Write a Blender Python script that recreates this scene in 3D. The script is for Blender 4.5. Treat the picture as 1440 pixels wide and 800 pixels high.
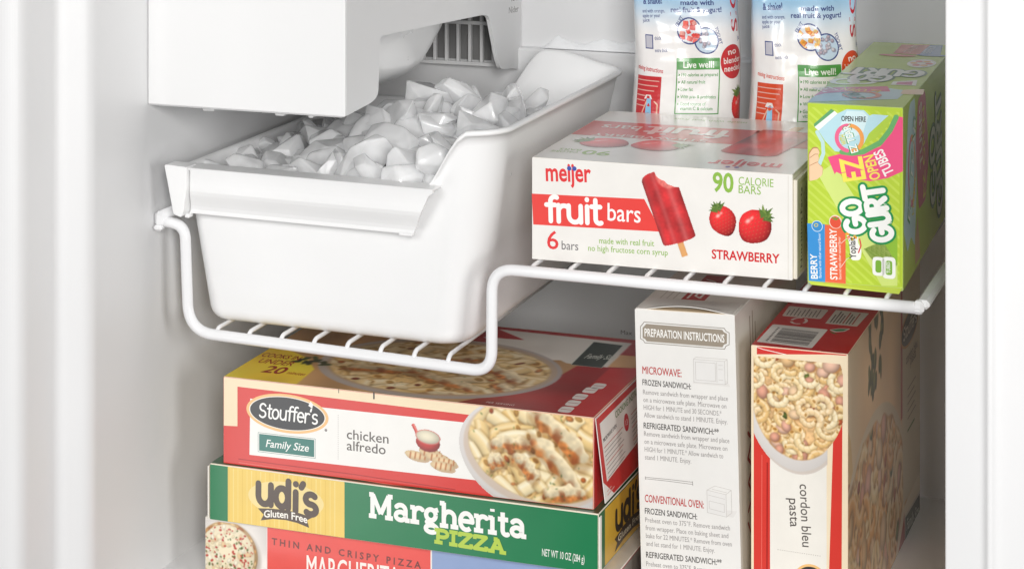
import bpy, math, random
import numpy as np
from mathutils import Vector, Matrix, noise as mnoise
from mathutils.geometry import tessellate_polygon

for o in list(bpy.data.objects):
    bpy.data.objects.remove(o, do_unlink=True)
scene = bpy.context.scene
COL = scene.collection
R = math.radians
random.seed(7)

# ------------------------------------------------------------------ camera
cam = bpy.data.cameras.new('camera')
cam.lens = 78.475
cam.sensor_width = 36.0
cam.shift_y = -0.5556          # level shift lens: verticals stay vertical
cam.clip_start = 0.05
cam.clip_end = 100
cam_o = bpy.data.objects.new('camera', cam)
cam_o.location = (0.8337, -1.5471, 0.70)
cam_o.rotation_euler = (R(90), 0, R(19.798))
COL.objects.link(cam_o)
scene.camera = cam_o

# ------------------------------------------------------------------ world and studio lamps
world = bpy.data.worlds.new('World')
scene.world = world
world.use_nodes = True
world.node_tree.nodes['Background'].inputs[0].default_value = (1.0, 0.99, 0.98, 1)
world.node_tree.nodes['Background'].inputs[1].default_value = 0.045


def softbox(name, loc, target, sx, sy, power, col=(1, 1, 1)):
    l = bpy.data.lights.new(name, 'AREA')
    l.shape = 'RECTANGLE'
    l.size, l.size_y = sx, sy
    l.energy = power
    l.color = col
    o = bpy.data.objects.new(name, l)
    o.location = loc
    o.rotation_euler = (Vector(target) - Vector(loc)).to_track_quat('-Z', 'Y').to_euler()
    COL.objects.link(o)
    return o


softbox('softbox_left', (-0.74, -1.62, -0.25), (0.15, 0.00, 0.15), 0.65, 0.75, 4.8)
softbox('softbox_top', (0.10, -1.95, 1.00), (0.42, 0.25, 0.34), 0.8, 0.5, 15, (1, 0.997, 0.99))
softbox('softbox_front', (1.14, -1.85, 0.95), (0.35, 0.10, 0.30), 0.40, 0.7, 32, (1, 0.99, 0.975))
softbox('softbox_right', (2.10, -1.25, 0.55), (0.00, -0.05, 0.26), 0.5, 0.9, 18, (1, 0.992, 0.98))

scene.view_settings.view_transform = 'Standard'
scene.view_settings.look = 'None'
scene.view_settings.gamma = 1.0
scene.view_settings.exposure = -0.22
scene.view_settings.use_curve_mapping = False
scene.cycles.max_bounces = 10
scene.cycles.transmission_bounces = 8
scene.cycles.diffuse_bounces = 8
scene.cycles.use_denoising = True


# ------------------------------------------------------------------ materials
def lin(c):
    if isinstance(c, str):
        c = [int(c[i:i + 2], 16) / 255 for i in (0, 2, 4)]
    return tuple(x / 12.92 if x <= 0.04045 else ((x + 0.055) / 1.055) ** 2.4 for x in c)


MATS = {}


def base_mat(name):
    m = bpy.data.materials.new(name)
    m.use_nodes = True
    nt = m.node_tree
    return m, nt, nt.nodes['Principled BSDF']


def add_bump(nt, b, scale, dist, detail=2.0, scale2=None, dist2=0.0):
    geo = nt.nodes.new('ShaderNodeNewGeometry')
    n = nt.nodes.new('ShaderNodeTexNoise')
    n.inputs['Scale'].default_value = scale
    n.inputs['Detail'].default_value = detail
    nt.links.new(geo.outputs['Position'], n.inputs['Vector'])
    bp = nt.nodes.new('ShaderNodeBump')
    bp.inputs['Strength'].default_value = 1.0
    bp.inputs['Distance'].default_value = dist
    nt.links.new(n.outputs['Fac'], bp.inputs['Height'])
    last = bp
    if scale2:
        n2 = nt.nodes.new('ShaderNodeTexNoise')
        n2.inputs['Scale'].default_value = scale2
        n2.inputs['Detail'].default_value = 2
        nt.links.new(geo.outputs['Position'], n2.inputs['Vector'])
        b2 = nt.nodes.new('ShaderNodeBump')
        b2.inputs['Distance'].default_value = dist2
        nt.links.new(n2.outputs['Fac'], b2.inputs['Height'])
        nt.links.new(bp.outputs['Normal'], b2.inputs['Normal'])
        last = b2
    nt.links.new(last.outputs['Normal'], b.inputs['Normal'])


def card(hexcol, rough=0.36, coat=0.9, vary=True):
    """printed, varnished carton board"""
    key = ('card', hexcol, rough, coat)
    if key in MATS:
        return MATS[key]
    m, nt, b = base_mat('card_' + str(hexcol))
    b.inputs['Roughness'].default_value = rough
    b.inputs['Specular IOR Level'].default_value = 0.4
    b.inputs['Coat Weight'].default_value = coat
    b.inputs['Coat Roughness'].default_value = 0.20
    c = lin(hexcol)
    geo = nt.nodes.new('ShaderNodeNewGeometry')
    n = nt.nodes.new('ShaderNodeTexNoise')
    n.inputs['Scale'].default_value = 60
    n.inputs['Detail'].default_value = 5
    nt.links.new(geo.outputs['Position'], n.inputs['Vector'])
    mx = nt.nodes.new('ShaderNodeMix')
    mx.data_type = 'RGBA'
    mx.inputs['A'].default_value = (*[x * 0.95 for x in c], 1)
    mx.inputs['B'].default_value = (*[min(1, x * 1.04) for x in c], 1)
    nt.links.new(n.outputs['Fac'], mx.inputs['Factor'])
    nt.links.new(mx.outputs['Result'], b.inputs['Base Color'])
    add_bump(nt, b, 11.0, 0.0042, 1.5, 260, 0.00006)
    MATS[key] = m
    return m


def picture_mat():
    key = 'picture'
    if key in MATS:
        return MATS[key]
    m, nt, b = base_mat('printed_picture')
    b.inputs['Roughness'].default_value = 0.36
    b.inputs['Specular IOR Level'].default_value = 0.4
    b.inputs['Coat Weight'].default_value = 0.9
    b.inputs['Coat Roughness'].default_value = 0.16
    at = nt.nodes.new('ShaderNodeAttribute')
    at.attribute_name = 'ink'
    nt.links.new(at.outputs['Color'], b.inputs['Base Color'])
    add_bump(nt, b, 11.0, 0.0042, 1.5, 260, 0.00006)
    MATS[key] = m
    return m


def plastic(name, col, rough=0.35, sss=0.0, bump=0.00006, bscale=140, low=0.0, coat=0.0, trans=0.0):
    if name in MATS:
        return MATS[name]
    m, nt, b = base_mat(name)
    b.inputs['Base Color'].default_value = (*col, 1)
    b.inputs['Roughness'].default_value = rough
    b.inputs['Coat Weight'].default_value = coat
    b.inputs['Coat Roughness'].default_value = 0.1
    b.inputs['Transmission Weight'].default_value = trans
    if sss:
        b.inputs['Subsurface Weight'].default_value = sss
        b.inputs['Subsurface Radius'].default_value = (0.01, 0.01, 0.01)
        b.inputs['Subsurface Scale'].default_value = 0.4
    if low:
        add_bump(nt, b, 6, low, 1.5, bscale, bump)
    else:
        add_bump(nt, b, bscale, bump)
    # faint uneven handling marks in the gloss
    geo = nt.nodes.new('ShaderNodeNewGeometry')
    n = nt.nodes.new('ShaderNodeTexNoise')
    n.inputs['Scale'].default_value = 22
    n.inputs['Detail'].default_value = 6
    nt.links.new(geo.outputs['Position'], n.inputs['Vector'])
    mr = nt.nodes.new('ShaderNodeMapRange')
    mr.inputs['To Min'].default_value = max(0.05, rough - 0.08)
    mr.inputs['To Max'].default_value = rough + 0.10
    nt.links.new(n.outputs['Fac'], mr.inputs['Value'])
    nt.links.new(mr.outputs['Result'], b.inputs['Roughness'])
    MATS[name] = m
    return m


LINER = lambda: plastic('liner_plastic', (0.795, 0.795, 0.80), 0.38, low=0.002)
BINP = lambda: plastic('bin_plastic', (0.88, 0.88, 0.88), 0.32, low=0.0015, sss=0.35)
COVER = lambda: plastic('cover_plastic', (0.82, 0.82, 0.82), 0.42)
WIRE = lambda: plastic('coated_wire', (0.86, 0.86, 0.87), 0.22, coat=0.3)
DARK = lambda: plastic('screw_and_vent_shade', (0.20, 0.197, 0.195), 0.6)  # dark tone for the screw and for painted shade behind the vent


def ice_mat(seed=0):
    """cloudy ice: milky scattering core under a wet clear skin, clearer in places"""
    key = 'ice%d' % seed
    if key in MATS:
        return MATS[key]
    m, nt, b = base_mat(key)
    b.inputs['Base Color'].default_value = (0.985, 0.99, 1.0, 1)
    b.inputs['Roughness'].default_value = 0.22
    b.inputs['IOR'].default_value = 1.31
    b.inputs['Subsurface Weight'].default_value = 0.6
    b.inputs['Subsurface Radius'].default_value = (1.0, 1.0, 1.0)
    b.inputs['Subsurface Scale'].default_value = 0.022
    b.inputs['Coat Weight'].default_value = 0.8
    b.inputs['Coat Roughness'].default_value = 0.05
    b.inputs['Coat IOR'].default_value = 1.4
    g = nt.nodes.new('ShaderNodeBsdfGlass')
    g.inputs['Roughness'].default_value = 0.06
    g.inputs['IOR'].default_value = 1.31
    geo = nt.nodes.new('ShaderNodeNewGeometry')
    n = nt.nodes.new('ShaderNodeTexNoise')
    n.inputs['Scale'].default_value = 38
    n.inputs['Detail'].default_value = 2
    nt.links.new(geo.outputs['Position'], n.inputs['Vector'])
    mr = nt.nodes.new('ShaderNodeMapRange')
    mr.inputs['From Min'].default_value = 0.38
    mr.inputs['From Max'].default_value = 0.62
    mr.inputs['To Min'].default_value = (0.66, 0.80, 0.54)[seed]
    mr.inputs['To Max'].default_value = (0.88, 0.95, 0.78)[seed]
    nt.links.new(n.outputs['Fac'], mr.inputs['Value'])
    mix = nt.nodes.new('ShaderNodeMixShader')
    nt.links.new(mr.outputs['Result'], mix.inputs[0])
    nt.links.new(g.outputs[0], mix.inputs[1])
    nt.links.new(b.outputs[0], mix.inputs[2])
    nt.links.new(mix.outputs[0], nt.nodes['Material Output'].inputs['Surface'])
    add_bump(nt, b, 110, 0.0003, 2)
    MATS[key] = m
    return m


# ------------------------------------------------------------------ mesh helpers
def mesh_obj(name, verts, faces, mat, parent=None, smooth=False):
    me = bpy.data.meshes.new(name)
    me.from_pydata([tuple(v) for v in verts], [], faces)
    me.update()
    if smooth:
        me.polygons.foreach_set('use_smooth', [True] * len(me.polygons))
    if mat:
        me.materials.append(mat)
    o = bpy.data.objects.new(name, me)
    COL.objects.link(o)
    if parent:
        o.parent = parent
    return o


def tag(o, label, cat, group=None):
    o['label'] = label
    o['category'] = cat
    if group:
        o['group'] = group
    return o


def struct(o):
    o['kind'] = 'structure'
    return o


def thing(name, label, cat, loc=(0, 0, 0), rot=(0, 0, 0), group=None):
    e = bpy.data.objects.new(name, None)
    e.empty_display_size = 0.02
    e.location = loc
    e.rotation_euler = rot
    COL.objects.link(e)
    return tag(e, label, cat, group)


def box_geo(x0, x1, y0, y1, z0, z1, bev=0.0):
    """box with chamfered edges when bev > 0"""
    if not bev:
        v = [(x, y, z) for x in (x0, x1) for y in (y0, y1) for z in (z0, z1)]
        f = [(0, 1, 3, 2), (4, 6, 7, 5), (0, 4, 5, 1), (2, 3, 7, 6), (0, 2, 6, 4), (1, 5, 7, 3)]
        return v, f
    v, idx = [], {}
    C = [(x0, x1), (y0, y1), (z0, z1)]
    for sx in (0, 1):
        for sy in (0, 1):
            for sz in (0, 1):
                s = (sx, sy, sz)
                for ax in range(3):      # vertex on the face perpendicular to ax
                    p = []
                    for k in range(3):
                        c = C[k][s[k]]
                        if k != ax:
                            c += bev * (1 - 2 * s[k])
                        p.append(c)
                    idx[(s, ax)] = len(v)
                    v.append(tuple(p))
    f = []
    for ax in range(3):
        a, b = [k for k in range(3) if k != ax]
        for side in (0, 1):
            q = []
            for (i, j) in ((0, 0), (1, 0), (1, 1), (0, 1)):
                s = [0, 0, 0]; s[ax] = side; s[a] = i; s[b] = j
                q.append(idx[(tuple(s), ax)])
            f.append(tuple(q))
    for ax in range(3):                  # edge chamfers parallel to ax
        a, b = [k for k in range(3) if k != ax]
        for i in (0, 1):
            for j in (0, 1):
                q = []
                for e, w in ((0, a), (1, a), (1, b), (0, b)):
                    s = [0, 0, 0]; s[ax] = e; s[a] = i; s[b] = j
                    q.append(idx[(tuple(s), w)])
                f.append(tuple(q))
    for sx in (0, 1):
        for sy in (0, 1):
            for sz in (0, 1):
                f.append(tuple(idx[((sx, sy, sz), ax)] for ax in range(3)))
    return v, f


def fix_normals(o):
    import bmesh
    bm = bmesh.new()
    bm.from_mesh(o.data)
    bmesh.ops.recalc_face_normals(bm, faces=bm.faces)
    bm.to_mesh(o.data)
    bm.free()
    return o


def prism(name, pts, axis, a0, a1, mat, parent=None, smooth=False):
    """extrude a 2-D outline: axis 'x' -> pts are (y,z); 'y' -> (x,z); 'z' -> (x,y)"""
    def P(p, a):
        return {'x': (a, p[0], p[1]), 'y': (p[0], a, p[1]), 'z': (p[0], p[1], a)}[axis]
    n = len(pts)
    v = [P(p, a0) for p in pts] + [P(p, a1) for p in pts]
    tri = tessellate_polygon([[Vector((p[0], p[1], 0)) for p in pts]])
    f = [tuple(t) for t in tri] + [tuple(i + n for i in t) for t in tri]
    f += [(i, (i + 1) % n, (i + 1) % n + n, i + n) for i in range(n)]
    return fix_normals(mesh_obj(name, v, f, mat, parent, smooth))


def round_poly(pts, rad, n=6):
    """round each corner of a closed 2-D polygon; rad = number or list"""
    out = []
    N = len(pts)
    for i in range(N):
        p = Vector(pts[i]); a = Vector(pts[i - 1]); b = Vector(pts[(i + 1) % N])
        r = rad[i] if isinstance(rad, (list, tuple)) else rad
        r = min(r, (a - p).length * 0.48, (b - p).length * 0.48)
        if r <= 0:
            out.append(tuple(p)); continue
        p0 = p + (a - p).normalized() * r
        p1 = p + (b - p).normalized() * r
        for k in range(n + 1):
            t = k / n
            out.append(tuple(p0 * (1 - t) ** 2 + p * 2 * t * (1 - t) + p1 * t * t))
    return out


def round_path(pts, rads, n=8):
    out = [Vector(pts[0])]
    for i in range(1, len(pts) - 1):
        p = Vector(pts[i]); a = Vector(pts[i - 1]); b = Vector(pts[i + 1])
        r = min(rads[i - 1], (a - p).length * 0.49, (b - p).length * 0.49)
        p0 = p + (a - p).normalized() * r
        p1 = p + (b - p).normalized() * r
        for k in range(n + 1):
            t = k / n
            out.append(p0 * (1 - t) ** 2 + p * 2 * t * (1 - t) + p1 * t * t)
    out.append(Vector(pts[-1]))
    return out


def tube_geo(path, r, seg=14):
    path = [Vector(p) for p in path]
    v, f = [], []
    n = len(path)
    t0 = (path[1] - path[0]).normalized()
    up = Vector((0, 1, 0)) if abs(t0.y) < 0.9 else Vector((0, 0, 1))
    nrm = (up - t0 * up.dot(t0)).normalized()
    for i, p in enumerate(path):
        if i == 0: t = path[1] - path[0]
        elif i == n - 1: t = path[-1] - path[-2]
        else: t = (path[i + 1] - path[i]).normalized() + (path[i] - path[i - 1]).normalized()
        t.normalize()
        nrm = (nrm - t * nrm.dot(t)).normalized()
        b = t.cross(nrm)
        for k in range(seg):
            a = 2 * math.pi * k / seg
            v.append(p + (nrm * math.cos(a) + b * math.sin(a)) * r)
    for i in range(n - 1):
        for k in range(seg):
            f.append((i * seg + k, i * seg + (k + 1) % seg, (i + 1) * seg + (k + 1) % seg, (i + 1) * seg + k))
    f.append(tuple(range(seg))[::-1])
    f.append(tuple((n - 1) * seg + k for k in range(seg)))
    return v, f


# ------------------------------------------------------------------ printing on faces
class Face:
    """flat face of a thing, addressed in millimetres (u right, v up, h out)"""
    def __init__(s, root, O, U, V, N):
        s.root = root
        s.O, s.U, s.V, s.N = Vector(O), Vector(U), Vector(V), Vector(N)
        s.part = root

    def p(s, u, v, h=0.0):
        return s.O + (s.U * u + s.V * v + s.N * h) / 1000


class BagFace(Face):
    """face wrapped round a pouch: fn(u_mm, v_mm, h_mm) -> local point"""
    def __init__(s, root, fn):
        s.root = root; s.fn = fn; s.part = root

    def p(s, u, v, h=0.0):
        return s.fn(u, v, h)


LV = 0.05        # mm between print layers


def panel(face, name, u0, v0, u1, v1, col, lvl=1, rad=0.0, mat=None, label=None):
    pts = [(u0, v0), (u1, v0), (u1, v1), (u0, v1)]
    o = poly(face, pts, col, lvl, name=name, rad=rad, parent=face.root, mat=mat)
    face.part = o
    if label:
        o['label'] = label
    return o


def poly(face, pts, col, lvl=2, name='printed_shape', rad=0.0, parent=None, mat=None):
    if rad:
        pts = round_poly(pts, rad, 5)
    tri = tessellate_polygon([[Vector((p[0], p[1], 0)) for p in pts]])
    v = [face.p(p[0], p[1], lvl * LV) for p in pts]
    f = []
    for t in tri:
        a, b, c = [pts[i] for i in t]
        cr = (b[0] - a[0]) * (c[1] - a[1]) - (b[1] - a[1]) * (c[0] - a[0])
        f.append(tuple(t) if cr > 0 else (t[0], t[2], t[1]))
    return mesh_obj(name, v, f, mat or card(col), parent or face.part)


def fine_rect(face, u0, v0, u1, v1, col, lvl=2, name='printed_shape', step=3.0, parent=None, mat=None):
    nx = max(1, int(abs(u1 - u0) / step)); ny = max(1, int(abs(v1 - v0) / step))
    v = [face.p(u0 + (u1 - u0) * i / nx, v0 + (v1 - v0) * j / ny, lvl * LV) for j in range(ny + 1) for i in range(nx + 1)]
    f = [(j * (nx + 1) + i, j * (nx + 1) + i + 1, (j + 1) * (nx + 1) + i + 1, (j + 1) * (nx + 1) + i) for j in range(ny) for i in range(nx)]
    return mesh_obj(name, v, f, mat or card(col), parent or face.part)


def ell_pts(c, rx, ry, rot=0, n=40, a0=0, a1=360):
    cr, sr = math.cos(R(rot)), math.sin(R(rot))
    out = []
    full = abs(a1 - a0) >= 360
    for k in range(n if full else n + 1):
        a = R(a0 + (a1 - a0) * k / n)
        x, y = rx * math.cos(a), ry * math.sin(a)
        out.append((c[0] + x * cr - y * sr, c[1] + x * sr + y * cr))
    return out


def ellipse(face, c, rx, ry, col, lvl=2, rot=0, name='printed_shape', n=40):
    if isinstance(face, BagFace):        # rings, so the disc follows the curve of the film
        v, f = [face.p(c[0], c[1], lvl * LV)], []
        for r in range(1, 7):
            v += [face.p(q[0], q[1], lvl * LV) for q in ell_pts(c, rx * r / 6, ry * r / 6, rot, n)]
        f += [(0, 1 + k, 1 + (k + 1) % n) for k in range(n)]
        for r in range(5):
            o_ = 1 + r * n
            f += [(o_ + k, o_ + n + k, o_ + n + (k + 1) % n, o_ + (k + 1) % n) for k in range(n)]
        return mesh_obj(name, v, f, card(col), face.part)
    return poly(face, ell_pts(c, rx, ry, rot, n), col, lvl, name)


def strokes(face, lines, width, col, lvl=2, name='printed_line', cap='round', closed=False):
    """ribbons with round joints; each piece sits a hair above the last so nothing is coplanar"""
    v, f = [], []
    k = 0
    for pts in lines:
        pts = [Vector((p[0], p[1])) for p in pts]
        if closed:
            pts.append(pts[0])
        if isinstance(face, BagFace):
            fine = [pts[0]]
            for a, b in zip(pts[:-1], pts[1:]):
                n_ = max(1, int((b - a).length / 1.5))
                fine += [a + (b - a) * (j + 1) / n_ for j in range(n_)]
            pts = fine
        for i in range(len(pts) - 1):
            a, b = pts[i], pts[i + 1]
            d = b - a
            if d.length < 1e-6:
                continue
            nrm = Vector((-d.y, d.x)).normalized() * (width / 2)
            h = lvl * LV + (k % 12) * 0.0018
            k += 1
            s = len(v)
            for q in (a - nrm, b - nrm, b + nrm, a + nrm):
                v.append(face.p(q.x, q.y, h))
            f.append((s, s + 1, s + 2, s + 3))
        rng = range(len(pts)) if cap == 'round' else range(1, len(pts) - 1)
        for i in rng:
            h = lvl * LV + 0.0225 + (k % 12) * 0.0018
            k += 1
            s = len(v)
            for j in range(10):
                a = 2 * math.pi * j / 10
                q = (pts[i].x + math.cos(a) * width / 2, pts[i].y + math.sin(a) * width / 2)
                v.append(face.p(q[0], q[1], h))
            f.append(tuple(range(s, s + 10)))
    return mesh_obj(name, v, f, card(col), face.part)


_FC = {}


def font_geo(s, bold):
    key = (s, bold)
    if key not in _FC:
        cu = bpy.data.curves.new('t', 'FONT')
        cu.body = s
        cu.offset = bold
        cu.resolution_u = 3 if len(s) < 24 else 2
        ob = bpy.data.objects.new('t', cu)
        COL.objects.link(ob)
        me = ob.to_mesh()
        co = [(q.co.x, q.co.y) for q in me.vertices]
        fc = [tuple(q.vertices) for q in me.polygons]
        ob.to_mesh_clear()
        bpy.data.objects.remove(ob)
        bpy.data.curves.remove(cu)
        _FC[key] = (co, fc)
    return _FC[key]


CAPH = max(y for _, y in font_geo('H', 0)[0])


def text(face, s, a, b, cap, col, lvl=3, bold=0.0, shear=0.0, name='lettering', arc=0.0, xs=None):
    """lettering from baseline point a to b (mm); cap = cap height in mm; xs fixes the width factor instead of b"""
    fat = bold if 'M' in s else 0.0      # M does not survive the font's own emboldening: print it twice, shifted
    co, fc = font_geo(s, 0.0 if fat else bold)
    if not co:
        return None
    x0 = min(c[0] for c in co); x1 = max(c[0] for c in co)
    sy = cap / CAPH
    d = Vector((b[0] - a[0], b[1] - a[1]))
    L = d.length
    if xs is not None:
        L = (x1 - x0) * sy * xs
    d.normalize()
    nn = Vector((-d.y, d.x))
    v, F_ = [], []
    sh_ = [(0, 0)] if fat < 0.006 else [(-.6, -.4), (.6, .4), (-.6, .4), (.6, -.4)]
    for k, (ox, oy) in enumerate(sh_):
        base = len(v)
        for (x, y) in co:
            t = (x - x0) / (x1 - x0)
            uu = t * L + y * sy * shear + ox * fat * sy
            vv = y * sy + arc * (1 - (2 * t - 1) ** 2) + oy * fat * sy
            q = Vector(a[:2]) + d * uu + nn * vv
            v.append(face.p(q.x, q.y, lvl * LV + .009 * k))
        F_ += [tuple(i + base for i in f) for f in fc]
    return mesh_obj(name, v, F_, card(col), face.part)


def lines_text(face, lines, a, dirv, step, cap, col, xs=0.8, lvl=3, bold=0.0, name='lettering'):
    for i, s in enumerate(lines):
        if not s:
            continue
        p = (a[0] + step[0] * i, a[1] + step[1] * i)
        text(face, s, p, (p[0] + dirv[0], p[1] + dirv[1]), cap, col, lvl, bold, name=name, xs=xs)


def A(cx, cy, rx, ry, a0, a1, n=14):
    return [(cx + rx * math.cos(R(a0 + (a1 - a0) * k / n)), cy + ry * math.sin(R(a0 + (a1 - a0) * k / n))) for k in range(n + 1)]


GLY = {
    'u': (1.0, [[(.1, 1), (.1, .42)] + A(.46, .42, .36, .42, 180, 360) + [(.82, 1)], [(.82, .42), (.82, 0)]]),
    'd': (1.0, [A(.45, .5, .37, .5, 0, 360), [(.82, 1.5), (.82, 0)]]),
    'i': (.42, [[(.2, 1), (.2, 0)], [(.2, 1.40), (.2, 1.43)]]),
    "'": (.30, [[(.16, 1.5), (.10, 1.25)]]),
    's': (.80, [A(.40, .75, .29, .25, 40, 270) + A(.40, .25, .31, .25, 90, -140)]),
    'o': (1.0, [A(.47, .5, .39, .5, 0, 360)]),
    't': (.62, [[(.28, 1.4), (.28, .3)] + A(.50, .25, .22, .25, 180, 300), [(.04, 1), (.56, 1)]]),
    'f': (.62, [A(.55, 1.22, .26, .28, 60, 180) + [(.29, 0)], [(.04, 1), (.56, 1)]]),
    'r': (.66, [[(.15, 1), (.15, 0)], A(.48, .62, .33, .36, 180, 60)]),
    'e': (.92, [[(.1, .52), (.84, .52)] + A(.47, .5, .38, .5, 0, 310)]),
    'a': (1.0, [A(.45, .5, .37, .5, 0, 360), [(.82, 1), (.82, 0)]]),
    'p': (1.0, [[(.12, 1), (.12, -.5)], A(.49, .5, .37, .5, 0, 360)]),
    'l': (.4, [[(.2, 1.5), (.2, 0)]]),
    'S': (1.05, [A(.48, 1.08, .36, .37, 30, 270) + A(.48, .36, .40, .36, 90, -150)]),
    'Y': (.9, [[(.02, 1.45), (.45, .7), (.85, 1.45)], [(.45, .7), (.25, -.2)]]),
    'G': (1.25, [A(.6, .72, .50, .72, 48, 335) + [(1.06, .70), (.66, .70)]]),
    'O': (1.22, [A(.6, .72, .46, .72, 0, 360)]),
    'R': (1.05, [[(.15, 0), (.15, 1.43), (.5, 1.43)] + A(.52, 1.06, .34, .37, 90, -90) + [(.15, .69)], [(.48, .69), (.92, 0)]]),
    'T': (1.05, [[(.5, 0), (.5, 1.43)], [(.02, 1.43), (.98, 1.43)]]),
    'U': (1.1, [[(.12, 1.45), (.12, .48)] + A(.52, .48, .40, .48, 180, 360) + [(.92, 1.45)]]),
}
SLAB = {
    'M': (1.52, [[(.22, 0), (.22, 1.42)], [(.24, 1.40), (.72, .25)], [(.72, .25), (1.2, 1.40)], [(1.22, 1.42), (1.22, 0)],
                 [(0, .07), (.46, .07)], [(.98, .07), (1.46, .07)], [(.02, 1.38), (.3, 1.38)], [(1.14, 1.38), (1.44, 1.38)]]),
    'a': (.98, [A(.40, .66, .30, .31, 155, 0) + [(.70, .10)], A(.40, .30, .29, .25, 0, 360), [(.66, .07), (.95, .07)]]),
    'r': (.82, [[(.24, 1), (.24, 0)], [(0, .07), (.54, .07)], [(0, .93), (.28, .93)], A(.54, .58, .30, .36, 180, 40)]),
    'g': (.95, [A(.42, .62, .29, .33, 0, 360), [(.60, .88), (.85, .98)], [(.30, .30), (.18, .16), (.36, .06), (.62, .02)], A(.45, -.22, .34, .22, 0, 360)]),
    'h': (1.12, [[(.24, 1.48), (.24, 0)], [(0, .07), (.50, .07)], [(0, 1.42), (.28, 1.42)], A(.56, .60, .31, .36, 180, 0) + [(.87, 0)], [(.64, .07), (1.10, .07)]]),
    'e': (.90, [[(.1, .52), (.80, .52)] + A(.45, .5, .36, .5, 0, 310)]),
    'i': (.56, [[(.26, 1), (.26, 0)], [(0, .07), (.52, .07)], [(.02, .93), (.3, .93)], [(.26, 1.32), (.26, 1.48)]]),
    't': (.72, [[(.30, 1.35), (.30, .3)] + A(.50, .27, .20, .25, 180, 310), [(.02, .93), (.62, .93)]]),
    'P': (1.0, [[(.24, 0), (.24, 1.42)], [(0, .07), (.56, .07)], [(0, 1.38), (.5, 1.38)] + A(.54, 1.02, .34, .36, 90, -90) + [(.24, .66)]]),
    'I': (.6, [[(.28, 0), (.28, 1.42)], [(0, .07), (.56, .07)], [(0, 1.38), (.56, 1.38)]]),
    'Z': (1.0, [[(.10, 1.05), (.10, 1.38), (.86, 1.38), (.10, .07), (.88, .07), (.88, .42)]]),
    'A': (1.2, [[(.22, 0), (.60, 1.42)], [(.60, 1.42), (.98, 0)], [(.36, .48), (.84, .48)], [(0, .07), (.44, .07)], [(.76, .07), (1.2, .07)], [(.36, 1.38), (.62, 1.38)]]),
}


def glyphs(face, s, a, b, xh, width, col, lvl=3, font=GLY, cap='round', name='lettering', arc=0.0, shear=0.0, lift=None):
    """drawn lettering: baseline a -> b (mm), xh = x-height mm, width = stroke mm"""
    tot = sum(font[c][0] if c in font else .4 for c in s)
    d = Vector((b[0] - a[0], b[1] - a[1]))
    L = d.length
    d.normalize()
    nn = Vector((-d.y, d.x))
    kx = L / tot
    x = 0.0
    out = []
    for ci, c in enumerate(s):
        if c not in font:
            x += .4
            continue
        adv, ss = font[c]
        for st in ss:
            q = []
            for (gx, gy) in st:
                t = (x + gx) / tot
                yy = gy * xh + arc * (1 - (2 * t - 1) ** 2) + (lift[ci] if lift else 0)
                w = Vector(a[:2]) + d * ((x + gx) * kx + gy * xh * shear) + nn * yy
                q.append((w.x, w.y))
            out.append(q)
        x += adv
    return strokes(face, out, width, col, lvl, name, cap)


# ------------------------------------------------------------------ printed photographs, painted point by point into vertex inks
def vnoise(w, h, cell, rng):
    gx, gy = int(w / cell) + 3, int(h / cell) + 3
    g = rng.random((gy, gx))
    x = np.arange(w) / cell
    y = np.arange(h) / cell
    xi, yi = x.astype(int), y.astype(int)
    fx, fy = x - xi, y - yi
    fx = fx * fx * (3 - 2 * fx); fy = fy * fy * (3 - 2 * fy)
    a = g[np.ix_(yi, xi)]; b = g[np.ix_(yi, xi + 1)]; c = g[np.ix_(yi + 1, xi)]; e = g[np.ix_(yi + 1, xi + 1)]
    fx = fx[None, :]; fy = fy[:, None]
    return (a * (1 - fx) + b * fx) * (1 - fy) + (c * (1 - fx) + e * fx) * fy


def rgb(h):
    return np.array([int(h[i:i + 2], 16) / 255 for i in (0, 2, 4)])


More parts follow.
